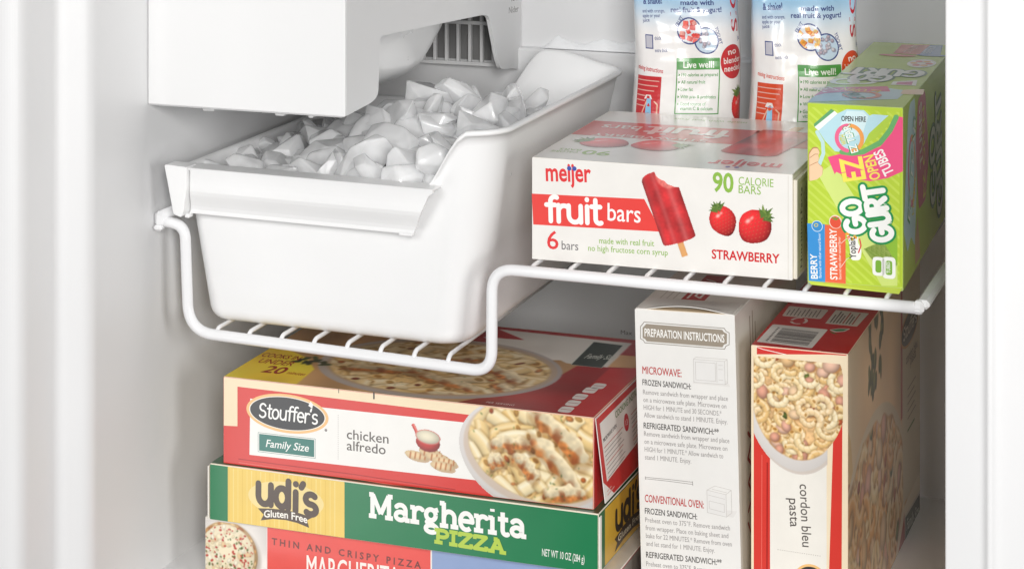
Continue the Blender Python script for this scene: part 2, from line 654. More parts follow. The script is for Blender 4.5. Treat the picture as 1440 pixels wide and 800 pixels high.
class Pic:
    def __init__(s, w, h, ppm, seed=1, bg=None):
        s.ppm = ppm
        s.W, s.H = int(w * ppm) + 1, int(h * ppm) + 1
        s.X, s.Y = np.meshgrid(np.arange(s.W) / ppm, np.arange(s.H) / ppm)
        s.img = np.zeros((s.H, s.W, 3)) + 1.0
        s.a = np.zeros((s.H, s.W))
        s.rng = np.random.default_rng(int(seed))
        if bg is not None:
            s.img[:] = rgb(bg)
            s.a[:] = 1

    def noise(s, mm):
        return vnoise(s.W, s.H, max(1.5, mm * s.ppm), s.rng)

    def win(s, x0, x1, y0, y1):
        i0 = max(0, int(x0 * s.ppm)); i1 = min(s.W, int(x1 * s.ppm) + 2)
        j0 = max(0, int(y0 * s.ppm)); j1 = min(s.H, int(y1 * s.ppm) + 2)
        if i1 <= i0 or j1 <= j0:
            return None
        return slice(j0, j1), slice(i0, i1)

    def put_px(s, sl, m, c, clip=None, cover=False):
        if clip is not None:
            m = m * clip[sl]
        mm = m[..., None]
        s.img[sl] = s.img[sl] * (1 - mm) + c * mm
        if clip is None or cover:
            s.a[sl] = np.maximum(s.a[sl], m)

    def ell(s, cx, cy, rx, ry, rot, col, shade=0.0, soft=0.4, clip=None, light=(-.4, .6)):
        r = max(rx, ry) + soft
        sl = s.win(cx - r, cx + r, cy - r, cy + r)
        if sl is None: return
        x = s.X[sl] - cx; y = s.Y[sl] - cy
        c0, s0 = math.cos(R(rot)), math.sin(R(rot))
        u = (x * c0 + y * s0) / rx; v = (-x * s0 + y * c0) / ry
        d = np.sqrt(u * u + v * v)
        m = np.clip((1 - d) * min(rx, ry) / soft + 0.5, 0, 1)
        c = np.zeros(x.shape + (3,)) + (rgb(col) if isinstance(col, str) else col)
        if shade:
            k = 1 - shade * np.clip(d, 0, 1) ** 2 + shade * 0.6 * (x / r * light[0] + y / r * light[1])
            c = np.clip(c * k[..., None], 0, 1)
        s.put_px(sl, m, c, clip)

    def poly(s, pts, col, clip=None, soft=True, tex=None):
        P = np.array(pts)
        sl = s.win(P[:, 0].min(), P[:, 0].max(), P[:, 1].min(), P[:, 1].max())
        if sl is None: return
        m = np.zeros(s.X[sl].shape)
        for ox, oy in ((-.25, -.25), (.25, -.25), (-.25, .25), (.25, .25)):
            x = s.X[sl] + ox / s.ppm; y = s.Y[sl] + oy / s.ppm
            ins = np.zeros(x.shape, bool)
            for i in range(len(P)):
                x1, y1 = P[i - 1]; x2, y2 = P[i]
                if y1 == y2: continue
                cond = ((y1 > y) != (y2 > y)) & (x < (x2 - x1) * (y - y1) / (y2 - y1) + x1)
                ins ^= cond
            m += ins * 0.25
        c = np.zeros(m.shape + (3,)) + (rgb(col) if isinstance(col, str) else col)
        if tex is not None:
            c = np.clip(c * tex[sl][..., None], 0, 1)
        s.put_px(sl, m, c, clip)

    def tube(s, cx, cy, L, Wd, ang, bend, col, hole=True, clip=None, hi=0.5, dark=0.42):
        """a bent macaroni seen from above, lit from the upper left"""
        r = L / 2 + Wd
        sl = s.win(cx - r, cx + r, cy - r, cy + r)
        if sl is None: return
        x = s.X[sl] - cx; y = s.Y[sl] - cy
        c0, s0 = math.cos(R(ang)), math.sin(R(ang))
        u = x * c0 + y * s0; v = -x * s0 + y * c0
        v = v - bend * ((u / (L / 2)) ** 2 - 0.5) * Wd
        t = v / (Wd / 2)
        e = np.abs(u) - L / 2 + 0.35 * Wd * 0.5 * np.clip(np.abs(t), 0, 1) ** 2
        m = np.clip((1 - np.abs(t)) * Wd * 1.6 + .3, 0, 1) * np.clip(-e * 2.2 + .5, 0, 1)
        # soft contact shade round the piece
        sh = np.clip(1.35 - np.abs(t), 0, .35) / .35 * np.clip(-(e - 0.6) * 1.2, 0, 1) * 0.42
        shm = sh if clip is None else sh * clip[sl]
        s.img[sl] *= 1 - shm[..., None] * np.array([.42, .55, .75])
        lt = t * math.copysign(1, c0 + 1e-6)
        k = (1 - dark) + dark * np.sqrt(np.clip(1 - (lt - .25) ** 2 / 1.6, 0, 1))
        c = rgb(col)[None, None] * k[..., None]
        hl = np.exp(-((lt - .45) / .28) ** 2) * hi
        c = c + (np.array([1, .99, .93]) - c) * hl[..., None]
        c = np.clip(c, 0, 1)
        s.put_px(sl, m, c, clip)
        if hole:
            ex = (L / 2 - Wd * 0.18)
            hx, hy = ex, bend * 0.5 * Wd * ((ex / (L / 2)) ** 2 * 2 - 1)
            px, py = cx + hx * c0 - hy * s0, cy + hx * s0 + hy * c0
            s.ell(px, py, Wd * .26, Wd * .40, ang, rgb(col) * np.array([1.02, 1.0, .97]), 0, .3, clip)
            s.ell(px, py, Wd * .17, Wd * .27, ang, rgb(col) * np.array([.78, .66, .46]), .2, .3, clip)

    def blur(s, n=1):
        for _ in range(n):
            w_ = np.pad(s.a + 1e-4, 1, mode='edge'); c_ = np.pad(s.img, ((1, 1), (1, 1), (0, 0)), mode='edge') * w_[..., None]
            k = ((0, 0, 1), (0, 1, 2), (0, 2, 1), (1, 0, 2), (1, 1, 4), (1, 2, 2), (2, 0, 1), (2, 1, 2), (2, 2, 1))
            num = sum(c_[j:j + s.H, i:i + s.W] * q for j, i, q in k); den = sum(w_[j:j + s.H, i:i + s.W] * q for j, i, q in k)
            s.img = num / den[..., None]

    def put(s, face, name, u0, v0, lvl=3, flip=False, thr=0.5):
        ok = s.a > thr
        q = ok[:-1, :-1] & ok[1:, :-1] & ok[:-1, 1:] & ok[1:, 1:]
        used = np.zeros(ok.shape, bool)
        used[:-1, :-1] |= q; used[1:, :-1] |= q; used[:-1, 1:] |= q; used[1:, 1:] |= q
        idx = -np.ones(ok.shape, int)
        idx[used] = np.arange(used.sum())
        jj, ii = np.nonzero(used)
        uu = ii / s.ppm; vv = jj / s.ppm
        if flip:           # turned half a turn on the face
            uu, vv = -uu, -vv
        uu = uu + u0; vv = vv + v0
        if isinstance(face, BagFace):
            V = [face.p(a, b, lvl * LV) for a, b in zip(uu, vv)]
        else:
            O, U, Vv, N = [np.array(t) for t in (face.O, face.U, face.V, face.N)]
            V = (O + (uu[:, None] * U + vv[:, None] * Vv + N * lvl * LV) / 1000).tolist()
        a, b = np.nonzero(q)
        F = np.stack([idx[a, b], idx[a, b + 1], idx[a + 1, b + 1], idx[a + 1, b]], 1).tolist()
        o = mesh_obj(name, V, F, picture_mat(), face.part)
        c = np.clip(s.img[used], 0, 1)
        l = np.where(c <= .04045, c / 12.92, ((c + .055) / 1.055) ** 2.4)
        at = o.data.color_attributes.new('ink', 'FLOAT_COLOR', 'POINT')
        at.data.foreach_set('color', np.concatenate([l, np.ones((len(l), 1))], 1).astype(np.float32).ravel())
        return o


def penne_dish(p, clip, n, L, Wd, seed, cols, chicken=(), herbs=40, bits=14, region=None, sauce='EBC98C', order_y=True):
    """a heap of pasta inside the mask `clip`"""
    rng = np.random.default_rng(seed)
    nz = p.noise(6) * .6 + p.noise(2) * .4
    sl = (slice(0, p.H), slice(0, p.W))
    p.put_px(sl, np.ones((p.H, p.W)), rgb(sauce)[None, None] * (0.82 + .3 * nz)[..., None], clip)
    x0, x1, y0, y1 = region
    items = [(rng.uniform(x0, x1), rng.uniform(y0, y1)) for _ in range(n)]
    items.sort(key=lambda q: -q[1])
    for (x, y) in items:
        col = cols[rng.integers(len(cols))]
        p.tube(x, y, L * rng.uniform(.7, 1.15), Wd * rng.uniform(.85, 1.15), rng.uniform(-75, 75), rng.uniform(-.5, .5), col,
               rng.random() < .6, clip, hi=rng.uniform(.25, .6), dark=rng.uniform(.25, .42))
    for _ in range(bits):
        x, y = rng.uniform(x0, x1), rng.uniform(y0, y1)
        p.ell(x, y, Wd * rng.uniform(.12, .35), Wd * rng.uniform(.1, .22), rng.uniform(0, 180), ['C4692F', 'A8502A', 'D98A4A', '8E3B22'][rng.integers(4)], .4, .4, clip)
    for ch in chicken:
        strip_of_chicken(p, *ch, clip=clip)
    for _ in range(herbs):
        x, y = rng.uniform(x0, x1), rng.uniform(y0, y1)
        p.ell(x, y, rng.uniform(.5, 1.3), rng.uniform(.25, .45), rng.uniform(0, 180), ['4F6B35', '6F7A3A', '3D5630'][rng.integers(3)], 0, .3, clip)


def strip_of_chicken(p, cx, cy, L, Wd, ang, clip=None, body='F1DFB8'):
    """a slice of grilled chicken: pale meat, seared along one side"""
    r = L / 2 + Wd
    sl = p.win(cx - r, cx + r, cy - r, cy + r)
    if sl is None:
        return
    x = p.X[sl] - cx; y = p.Y[sl] - cy
    n1 = p.noise(L * .12)[sl]; n2 = p.noise(L * .05)[sl]
    c0, s0 = math.cos(R(ang)), math.sin(R(ang))
    u = x * c0 + y * s0; v = -x * s0 + y * c0
    v = v + Wd * .5 * (u / L) ** 2 + (n1 - .5) * Wd * .35
    e = np.abs(u / (L / 2)) ** 3.2 + np.abs(v / (Wd / 2)) ** 2.6
    # contact shade
    sh = np.clip((1.9 - (np.abs((u - .6) / (L / 2)) ** 3.2 + np.abs((v + Wd * .12) / (Wd / 2)) ** 2.6)) * 1.4, 0, 1) * .30
    if clip is not None:
        sh = sh * clip[sl]
    p.img[sl] *= 1 - sh[..., None] * np.array([.6, .8, 1.0])
    m = np.clip((1.0 - e) * 4, 0, 1)
    t = v / (Wd / 2)
    c = rgb(body)[None, None] * (.90 + .14 * t + .16 * (n2 - .5))[..., None]
    sear = np.clip((-t - .05 + (n1 - .5) * 1.5) * 2.2, 0, 1)
    c = c * (1 - sear[..., None]) + (rgb('C37A3E') * (.75 + .5 * n2)[..., None]) * sear[..., None]
    bars = np.clip(np.cos(u / L * math.pi * 5 + 1.1 + v / Wd) * 1.6 - .55 + (n2 - .5) * 1.4, 0, 1) * np.clip(-t + .55, 0, 1)
    c = c * (1 - .8 * bars[..., None]) + rgb('84421F') * (.8 * bars[..., None])
    p.put_px(sl, m, np.clip(c, 0, 1), clip)


# ================================================================== the freezer compartment (setting)
def smooth_prism(name, pts, z0, z1, mat):
    return prism(name, pts, 'z', z0, z1, mat)


FLOOR_Z = 0.029
lp = round_path([(-0.020, 0.40), (-0.020, -0.0985), (-0.0415, -0.1085), (-0.0445, -0.158), (-0.135, -0.164)],
                [0.010, 0.006, 0.014], 12)
wall_left = smooth_prism('wall_left', [tuple(q) for q in lp] + [(-0.135, 0.40)], -0.25, 0.70, LINER())
rp = round_path([(0.600, 0.40), (0.600, -0.041), (0.6255, -0.0425), (0.6300, -0.0465), (0.6350, -0.0415), (0.66, -0.0385), (0.72, -0.038)],
                [0.0016, 0.006, 0.004, 0.006, 0.01], 8)
wall_right = smooth_prism('wall_right', [tuple(q) for q in rp] + [(0.72, 0.40)], -0.25, 0.70, LINER())
bw = [(0.376, 0.0), (0.376, 0.3935), (0.3775, 0.3955), (0.384, 0.3965), (0.384, 0.64), (0.42, 0.64), (0.42, 0.0)]
wall_back = prism('wall_back', bw, 'x', -0.020, 0.600, LINER())
v, f = box_geo(-0.020, 0.600, -0.075, 0.376, 0.0, FLOOR_Z)
floor = mesh_obj('floor', v, f, LINER())
v, f = box_geo(-0.020, 0.600, -0.075, 0.384, 0.64, 0.66)
ceiling = mesh_obj('ceiling', v, f, LINER())
for s_ in (wall_left, wall_right, wall_back, floor, ceiling):
    struct(s_)
    fix_normals(s_)

# capacity mark moulded into the back wall
bf = Face(wall_back, (0, 0.376, 0), (1, 0, 0), (0, 0, 1), (0, -1, 0))
text(bf, 'Max', (245.5, 143.5), (256, 143.5), 3.6, '8A8584', 2, 0.0, name='fill_mark_lettering')

# a ragged, raised white strip on the ledge of the back wall
rng = np.random.default_rng(5)
top = []
N = 46
for k in range(N + 1):
    t = k / N
    hgt = 0.008 + 0.006 * mnoise.noise((t * 5, 0.3, 0)) + 0.012 * max(0, t - 0.55) + 0.0025 * mnoise.noise((t * 24, 1, 0))
    if t < 0.08: hgt *= t / 0.08
    top.append((0.170 + 0.13 * t, max(0.0008, hgt)))
v, f = [], []
for (x, hgt) in top:
    v += [(x, 0.3786, 0.3964), (x, 0.3800, 0.3964 + hgt * 0.7), (x, 0.3836, 0.3964 + hgt)]
for k in range(N):
    a = 3 * k
    f += [(a, a + 3, a + 4, a + 1), (a + 1, a + 4, a + 5, a + 2)]
white_strip = mesh_obj('white_strip', v, f, plastic('strip_white', (0.93, 0.94, 0.95), 0.55, bump=0.0006, bscale=220), smooth=True)
tag(white_strip, 'ragged white strip on the back wall ledge behind the ice bin', 'white_strip')

# ================================================================== ice maker
im = thing('ice_maker', 'white boxy ice maker hanging at top left above the ice bin', 'ice maker', (0.064, 0.18, 0.398))
IMX, IMY, IMZ = 0.064, 0.18, 0.398


def loc(v, o=(IMX, IMY, IMZ)):
    return [(a - o[0], b - o[1], c - o[2]) for a, b, c in v]


def local_prism(name, pts, axis, a0, a1, mat, parent, o):
    ob = prism(name, pts, axis, a0, a1, mat, parent)
    for q in ob.data.vertices:
        q.co -= Vector(o)
    return ob


O_ = (IMX, IMY, IMZ)
v, f = box_geo(-0.0195, 0.1477, -0.0121, -0.0095, 0.398, 0.638, 0.0008)
fix_normals(mesh_obj('front_cover', loc(v), f, COVER(), im))
v, f = box_geo(-0.0195, 0.1440, -0.0094, -0.0020, 0.3970, 0.3990, 0.0003)
fix_normals(mesh_obj('cover_lip', loc(v), f, COVER(), im))
side = [(-0.0094, 0.3985), (0.040, 0.4010), (0.0515, 0.4045), (0.0545, 0.4500), (0.2830, 0.4375), (0.2990, 0.4345), (0.3205, 0.3925), (0.3290, 0.3830), (0.3600, 0.3795), (0.3830, 0.3745), (0.3830, 0.638), (-0.0094, 0.638)]
side = round_poly(side, [0.001, 0.012, 0.006, 0.007, 0.01, 0.007, 0.006, 0.006, 0.008, 0.004, 0.001, 0.001], 6)
sp = local_prism('side_cover', side, 'x', 0.1445, 0.1477, COVER(), im, O_)
sf = Face(im, (0.1477 - IMX, 0 - IMY, 0 - IMZ), (0, 1, 0), (0, 0, 1), (1, 0, 0))
sf.part = sp
text(sf, 'Nider', (350, 430.5), (376, 429.0), 5.5, '8C8786', 1, 0.01, name='moulded_lettering')
text(sf, 'ide', (357, 440.5), (372, 440.0), 5.5, '8C8786', 1, 0.01, name='moulded_lettering')
mould = [(0.310, 0.470), (0.2830, 0.4275), (0.2650, 0.4165), (0.2420, 0.4045), (0.2190, 0.3935), (0.1860, 0.3900), (0.1240, 0.3930), (0.075, 0.4010), (0.050, 0.430), (0.045, 0.50), (0.31, 0.50)]
mould = round_poly(mould, [0, .02, .02, .02, .02, .02, .03, .02, .02, 0, 0], 6)
mc = (0.17, 0.455)
v, f = [], []
n_ = len(mould)
rings = [(-0.010, 1.0)] + [(0.082 + 0.040 * math.sin(R(a)), 1 - 0.30 * (1 - math.cos(R(a)))) for a in range(0, 91, 9)]
for (x, k) in rings:
    v += [(x - IMX, mc[0] + (q[0] - mc[0]) * k - IMY, mc[1] + (q[1] - mc[1]) * k - IMZ) for q in mould]
for r in range(len(rings) - 1):
    f += [(r * n_ + i, r * n_ + (i + 1) % n_, (r + 1) * n_ + (i + 1) % n_, (r + 1) * n_ + i) for i in range(n_)]
f.append(tuple((len(rings) - 1) * n_ + i for i in range(n_)))
fix_normals(mesh_obj('ice_chute', v, f, plastic('chute_plastic', (0.93, 0.93, 0.93), 0.28, low=0.014, trans=0.12, coat=0.6), im, True))
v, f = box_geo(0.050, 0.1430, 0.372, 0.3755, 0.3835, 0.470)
mesh_obj('vent_shade_plate', loc(v), f, DARK(), im)  # flat dark plate; its colour stands in for the shade behind the slats
for k in range(8):
    x = 0.056 + 0.0115 * k
    v, f = box_geo(x, x + 0.0028, 0.366, 0.3705, 0.3815, 0.470, 0.0003)
    fix_normals(mesh_obj('vent_slat', loc(v), f, COVER(), im))
for z in (0.3790, 0.4165):
    v, f = box_geo(0.050, 0.1430, 0.3635, 0.3658, z, z + 0.0035, 0.0004)
    fix_normals(mesh_obj('vent_rail', loc(v), f, COVER(), im))
for k, (x, w) in enumerate(((0.022, 0.010), (0.052, 0.012), (0.084, 0.008), (0.104, 0.005), (0.112, 0.004))):
    v, f = box_geo(x, x + w, -0.001 + 0.004 * (k % 2), 0.012, 0.3935 + 0.001 * (k % 2), 0.3968, 0.0008)
    fix_normals(mesh_obj('clip', loc(v), f, COVER(), im))
v, f = box_geo(0.066, 0.072, 0.001, 0.008, 0.3945, 0.3968, 0.0006)
mesh_obj('screw', loc(v), f, DARK(), im)

# ================================================================== ice bin
bin_ = thing('ice_bin', 'white plastic ice bin with a front grip, heaped with ice', 'ice bin', (0.02, 0.0, 0.2275), (0, R(0.6), 0))
ZB = 0.0
ZT = 0.1700      # reference height of the tall rim above the base


def rrect(x0, x1, y0, y1, r, nc=10, nf=70, ns=24):
    pts = []

    def side(a, b, n):
        for k in range(n):
            t = k / n
            pts.append((a[0] + (b[0] - a[0]) * t, a[1] + (b[1] - a[1]) * t))

    def corner(cx, cy, a0, rr):
        for k in range(nc):
            a = R(a0 + 90 * k / nc)
            pts.append((cx + rr * math.cos(a), cy + rr * math.sin(a)))
    corner(x0 + r[0], y0 + r[0], 180, r[0]); side((x0 + r[0], y0), (x1 - r[1], y0), nf)
    corner(x1 - r[1], y0 + r[1], 270, r[1]); side((x1, y0 + r[1]), (x1, y1 - r[2]), ns)
    corner(x1 - r[2], y1 - r[2], 0, r[2]); side((x1 - r[2], y1), (x0 + r[3], y1), nf)
    corner(x0 + r[3], y1 - r[3], 90, r[3]); side((x0, y1 - r[3]), (x0, y0 + r[0]), ns)
    return pts


BB = rrect(-0.001, 0.2150, 0.012, 0.285, (0.014, 0.026, 0.02, 0.014))
TT = rrect(-0.0235, 0.2430, -0.002, 0.325, (0.006, 0.034, 0.02, 0.012))
M = len(BB)


def sst(a, b, x):
    t = max(0, min(1, (x - a) / (b - a)))
    return t * t * (3 - 2 * t)


nrms, rim = [], []
for i in range(M):
    ax, ay = TT[i - 1]; bx, by = TT[(i + 1) % M]
    d = Vector((bx - ax, by - ay)).normalized()
    nrms.append(Vector((d.y, -d.x)))
    x, y = TT[i]
    if i < 10 + 70 + 10 and y < 0.05:                        # front edge: low scoop that climbs at the right
        z = 0.1215 + (0.1665 - 0.1215) * sst(0.1890, 0.2210, x)
    elif x > 0.235:
        z = 0.1665
    elif y > 0.29:                                           # back edge: tall on the right, cut low under the ice maker
        z = 0.1285 + (0.1775 - 0.1285) * sst(0.128, 0.168, x) - 0.0100 * sst(0.178, 0.236, x)
    else:
        z = 0.1215 + 0.007 * sst(0.22, 0.32, y)
    rim.append(z)
prof = []        # list of rings
FIL = 0.011


def at(i, z, off):
    g = max(0, z) / ZT
    x = BB[i][0] + (TT[i][0] - BB[i][0]) * g; y = BB[i][1] + (TT[i][1] - BB[i][1]) * g
    return (x + nrms[i].x * off, y + nrms[i].y * off, z)


for k in range(6):
    a = R(90 * k / 5)
    prof.append([at(i, ZB + FIL * (1 - math.sin(a)) if 0 else ZB + FIL * (1 - math.cos(a)), -FIL * (1 - math.sin(a))) for i in range(M)])
for t in (0.15, 0.3, 0.5, 0.7, 0.85, 0.95):
    prof.append([at(i, ZB + FIL + t * (rim[i] - .004 - FIL), 0) for i in range(M)])
for (off, dz) in ((0.0005, -0.0042), (0.0028, -0.0040), (0.0038, -0.0030), (0.0040, -0.0016), (0.0032, -0.0003), (0.0014, 0.0004), (-0.0006, 0.0002), (-0.0020, -0.0010), (-0.0026, -0.0030)):
    prof.append([at(i, rim[i] + dz, off) for i in range(M)])
for t in (0.9, 0.6, 0.3, 0.06):
    prof.append([at(i, 0.004 + t * (rim[i] - .004), -0.0028) for i in range(M)])
v, f = [], []
for ring in prof:
    v += ring
for k in range(len(prof) - 1):
    for i in range(M):
        j = (i + 1) % M
        f.append((k * M + i, k * M + j, (k + 1) * M + j, (k + 1) * M + i))
f.append(tuple(range(M))[::-1])
f.append(tuple((len(prof) - 1) * M + i for i in range(M)))
shell = fix_normals(mesh_obj('bin_shell', v, f, BINP(), bin_, True))
shell.data.polygons[len(shell.data.polygons) - 1].use_smooth = False
shell.data.polygons[len(shell.data.polygons) - 2].use_smooth = False


def slab(name, grid, off, mat, parent, smooth=True):
    """grid[r][c] of points, thickened by vector off"""
    nr, nc = len(grid), len(grid[0])
    v = [p for row in grid for p in row] + [(p[0] + off[0], p[1] + off[1], p[2] + off[2]) for row in grid for p in row]
    n = nr * nc
    f = []
    for r in range(nr - 1):
        for c in range(nc - 1):
            a = r * nc + c
            q = (a, a + 1, a + nc + 1, a + nc)
            f.append(q)
            f.append(tuple(t + n for t in q[::-1]))
    edge = [(0, c) for c in range(nc)] + [(r, nc - 1) for r in range(1, nr)] + [(nr - 1, c) for c in range(nc - 2, -1, -1)] + [(r, 0) for r in range(nr - 2, 0, -1)]
    idx = [r * nc + c for r, c in edge]
    for k in range(len(idx)):
        a, b = idx[k], idx[(k + 1) % len(idx)]
        f.append((a, b, b + n, a + n))
    o = fix_normals(mesh_obj(name, v, f, mat, parent))
    return o


# grip plate: gently S-shaped in section, right end cut on a slant
grid = []
for r in range(13):
    t = r / 12
    z = 0.1245 - 0.0365 * t
    y = -0.0165 + 0.0025 * math.sin(t * math.pi) * 0.8 + 0.0080 * sst(0.45, 1.0, t)
    xl = -0.0015 - 0.004 * t * (1 - 0.25 * math.sin(t * math.pi))
    xr = 0.1990 if t < 0.14 else 0.1955 - 0.0150 * (t - 0.14) / 0.86
    grid.append([(xl + (xr - xl) * c / 16, y, z) for c in range(17)])
slab('grip_plate', grid, (0, 0.0026, 0), BINP(), bin_)
v, f = box_geo(-0.0215, 0.1985, -0.0160, 0.0030, 0.1222, 0.1246, 0.0006)
fix_normals(mesh_obj('grip_ledge', v, f, BINP(), bin_))
cap_ = round_poly([(-0.0225, 0.1262), (-0.0030, 0.1255), (-0.0030, 0.110), (-0.0058, 0.0905), (-0.0075, 0.0868), (-0.0140, 0.0885)], [.002, .001, .004, .003, .001, .002], 5)
prism('grip_end', cap_, 'y', -0.0192, -0.004, BINP(), bin_)
v, f = box_geo(0.1690, 0.1800, -0.0090, -0.0030, 0.0862, 0.0884, 0.0006)
fix_normals(mesh_obj('grip_lug', v, f, BINP(), bin_))
v, f = box_geo(-0.0080, -0.0040, -0.0130, -0.0060, 0.0850, 0.0880, 0.0006)
fix_normals(mesh_obj('grip_lug', v, f, BINP(), bin_))

# ================================================================== ice
import bmesh


def chunk_mesh(k):
    """broken shard of cloudy ice: random flat facets, edges slightly melted"""
    rg = random.Random(300 + k)
    bm = bmesh.new()
    a, b, c = rg.uniform(.015, .022), rg.uniform(.011, .016), rg.uniform(.007, .0115)
    for j in range(rg.randint(12, 18)):
        th = rg.uniform(0, 2 * math.pi); zz = rg.uniform(-1, 1)
        rr = (1 - abs(zz) ** 3) ** (1 / 3) * rg.uniform(.85, 1.05)
        bm.verts.new((a * rr * math.cos(th), b * rr * math.sin(th), c * zz))
    bmesh.ops.convex_hull(bm, input=list(bm.verts))
    bmesh.ops.delete(bm, geom=[q for q in bm.verts if not q.link_faces], context='VERTS')
    bmesh.ops.dissolve_limit(bm, angle_limit=R(18), verts=bm.verts[:], edges=bm.edges[:])
    bmesh.ops.bevel(bm, geom=bm.edges[:], offset=0.0017, segments=3, affect='EDGES', profile=0.6, clamp_overlap=True)
    bmesh.ops.triangulate(bm, faces=bm.faces[:])
    bm.normal_update()
    me = bpy.data.meshes.new('ice_chunk')
    bm.to_mesh(me)
    bm.free()
    me.materials.append(ice_mat(k % 3))
    return me


CH = [chunk_mesh(k) for k in range(12)]


def heap(x, y):
    return 0.340 + 0.037 * math.exp(-((x - 0.165) / 0.10) ** 2 - ((y - 0.135) / 0.105) ** 2) + 0.010 * sst(0.10, 0.2, x) - 0.012 * sst(0.2, 0.3, y)


rg = random.Random(21)
ICE_LABEL = 'cloudy broken ice chunk in the heap filling the white bin'
spots = []
for layer, dz, stp in ((0, -0.020, 0.038), (0, -0.011, 0.031), (1, -0.003, 0.034)):
    ny = int(0.29 / stp); nx = int(0.235 / stp)
    for j in range(ny + 1):
        for i in range(nx + 1):
            x = 0.016 + (0.230 - 0.016) * (i + (0.5 if j % 2 else 0)) / (nx + .5) + rg.uniform(-.004, .004)
            y = 0.026 + 0.265 * j / ny + rg.uniform(-.005, .005)
            if layer == 1 and (x < 0.035 or (x < 0.09 and rg.random() < 0.35)) and y < 0.16:
                continue
            z = heap(x, y) + dz + rg.uniform(-.004, .005)
            spots.append((x, y, z, rg.uniform(1.1, 1.6)))
# the few big pieces that stand out on top
spots += [(0.158, 0.052, 0.366, 1.55), (0.150, 0.150, 0.388, 1.45), (0.213, 0.130, 0.382, 1.35), (0.105, 0.050, 0.352, 1.3), (0.128, 0.100, 0.372, 1.45),
          (0.180, 0.085, 0.374, 1.2), (0.090, 0.120, 0.362, 1.2), (0.210, 0.075, 0.366, 1.1), (0.050, 0.040, 0.343, 0.9), (0.205, 0.190, 0.378, 1.2)]
for k, (x, y, z, s) in enumerate(spots):
    o = bpy.data.objects.new('ice_chunk', CH[rg.randrange(12)])
    COL.objects.link(o)
    o.location = (x, y, z)
    o.rotation_euler = (rg.uniform(-1.1, 1.1), rg.uniform(-.8, .8), rg.uniform(0, 6.28))
    o.scale = (s, s, s)
    tag(o, ICE_LABEL, 'ice', 'ice chunks heaped in the bin')

# ================================================================== wire shelf
sh = thing('wire_shelf', 'white coated wire shelf with a lowered bay for the ice bin', 'shelf', (0.28, 0.18, 0.29))
SO = Vector((0.28, 0.18, 0.29))


def stube(name, pts, r, parent=sh, seg=14):
    v, f = tube_geo(pts, r, seg)
    return mesh_obj(name, [q - SO for q in v], f, WIRE(), parent, True)


def rail(y):
    return round_path([(-0.0150, y, 0.3055), (0.0065, y, 0.3035), (0.0098, y, 0.2215), (0.2608, y, 0.2148), (0.2612, y, 0.2915), (0.578, y, 0.2905)],
                      [0.020, 0.022, 0.016, 0.018], 12)


stube('front_rail', rail(0.0), 0.0043, seg=18)
stube('back_rail', rail(0.362), 0.0034)
stube('side_rail', [(-0.0120, -0.002, 0.3105), (-0.0120, 0.36, 0.3105)], 0.0040)
# right-hand end: flat welded bar
v, f = box_geo(0.5735, 0.5830, -0.0010, 0.372, 0.2895, 0.2960, 0.0022)
fix_normals(mesh_obj('end_bar', [Vector(q) - SO for q in v], f, WIRE(), sh))
v, f = box_geo(0.5715, 0.5795, -0.0042, 0.0045, 0.2864, 0.2958, 0.0024)
fix_normals(mesh_obj('corner_joint', [Vector(q) - SO for q in v], f, WIRE(), sh))
v, f = box_geo(-0.0185, -0.0085, -0.0050, 0.0080, 0.3010, 0.3135, 0.0028)
fix_normals(mesh_obj('end_fork', [Vector(q) - SO for q in v], f, WIRE(), sh))
v, f = box_geo(-0.0185, -0.0110, -0.0062, 0.0030, 0.2985, 0.3030, 0.0016)
fix_normals(mesh_obj('end_fork', [Vector(q) - SO for q in v], f, WIRE(), sh))
WR = 0.00175
up = None
for k in range(10):
    x = 0.2918 + 0.0290 * k
    if up is None:
        v, f = tube_geo(round_path([(0, -0.0012, 0.2912), (0, 0.0035, 0.2948), (0, 0.362, 0.2948)], [0.004], 5), WR, 10)
        up = mesh_obj('wire', [q - Vector((0, SO.y, SO.z)) for q in v], f, WIRE(), sh, True)
        w = up
    else:
        w = bpy.data.objects.new('wire', up.data)
        COL.objects.link(w)
        w.parent = sh
    w.location = (x - SO.x, 0, 0)
lo = None
for k in range(8):
    x = 0.0335 + 0.02755 * k
    zz = 0.2275 - 0.0105 * (x - 0.02) - WR
    if lo is None:
        v, f = tube_geo(round_path([(0, -0.0012, -0.0045), (0, 0.0035, 0), (0, 0.362, 0)], [0.004], 5), WR, 10)
        lo = mesh_obj('wire', [q - Vector((0, SO.y, 0)) for q in v], f, WIRE(), sh, True)
        w = lo
    else:
        w = bpy.data.objects.new('wire', lo.data)
        COL.objects.link(w)
        w.parent = sh
    w.location = (x - SO.x, 0, zz - SO.z)
# wall stud that carries the right end of the shelf
v, f = box_geo(0.5860, 0.600, 0.045, 0.066, 0.262, 0.286, 0.006)
stud = fix_normals(mesh_obj('shelf_stud', v, f, LINER()))
tag(stud, 'small white shelf support stud on the right wall below the shelf end', 'shelf stud')


# ================================================================== cartons
def carton(name, label, spec, col='EFECE6'):
    loc_, yaw, roll, w, d, h = spec
    root = thing(name, label, 'food box', loc_, (0, R(roll), R(yaw)))
    v, f = box_geo(0, w, 0, d, 0, h, 0.0007)
    body = fix_normals(mesh_obj('carton_body', v, f, card(col), root))
    F = Face(root, (0, 0, 0), (1, 0, 0), (0, 0, 1), (0, -1, 0))
    T = Face(root, (0, 0, h), (1, 0, 0), (0, 1, 0), (0, 0, 1))
    S = Face(root, (w, 0, 0), (0, 1, 0), (0, 0, 1), (1, 0, 0))
    return root, F, T, S, w * 1000, d * 1000, h * 1000


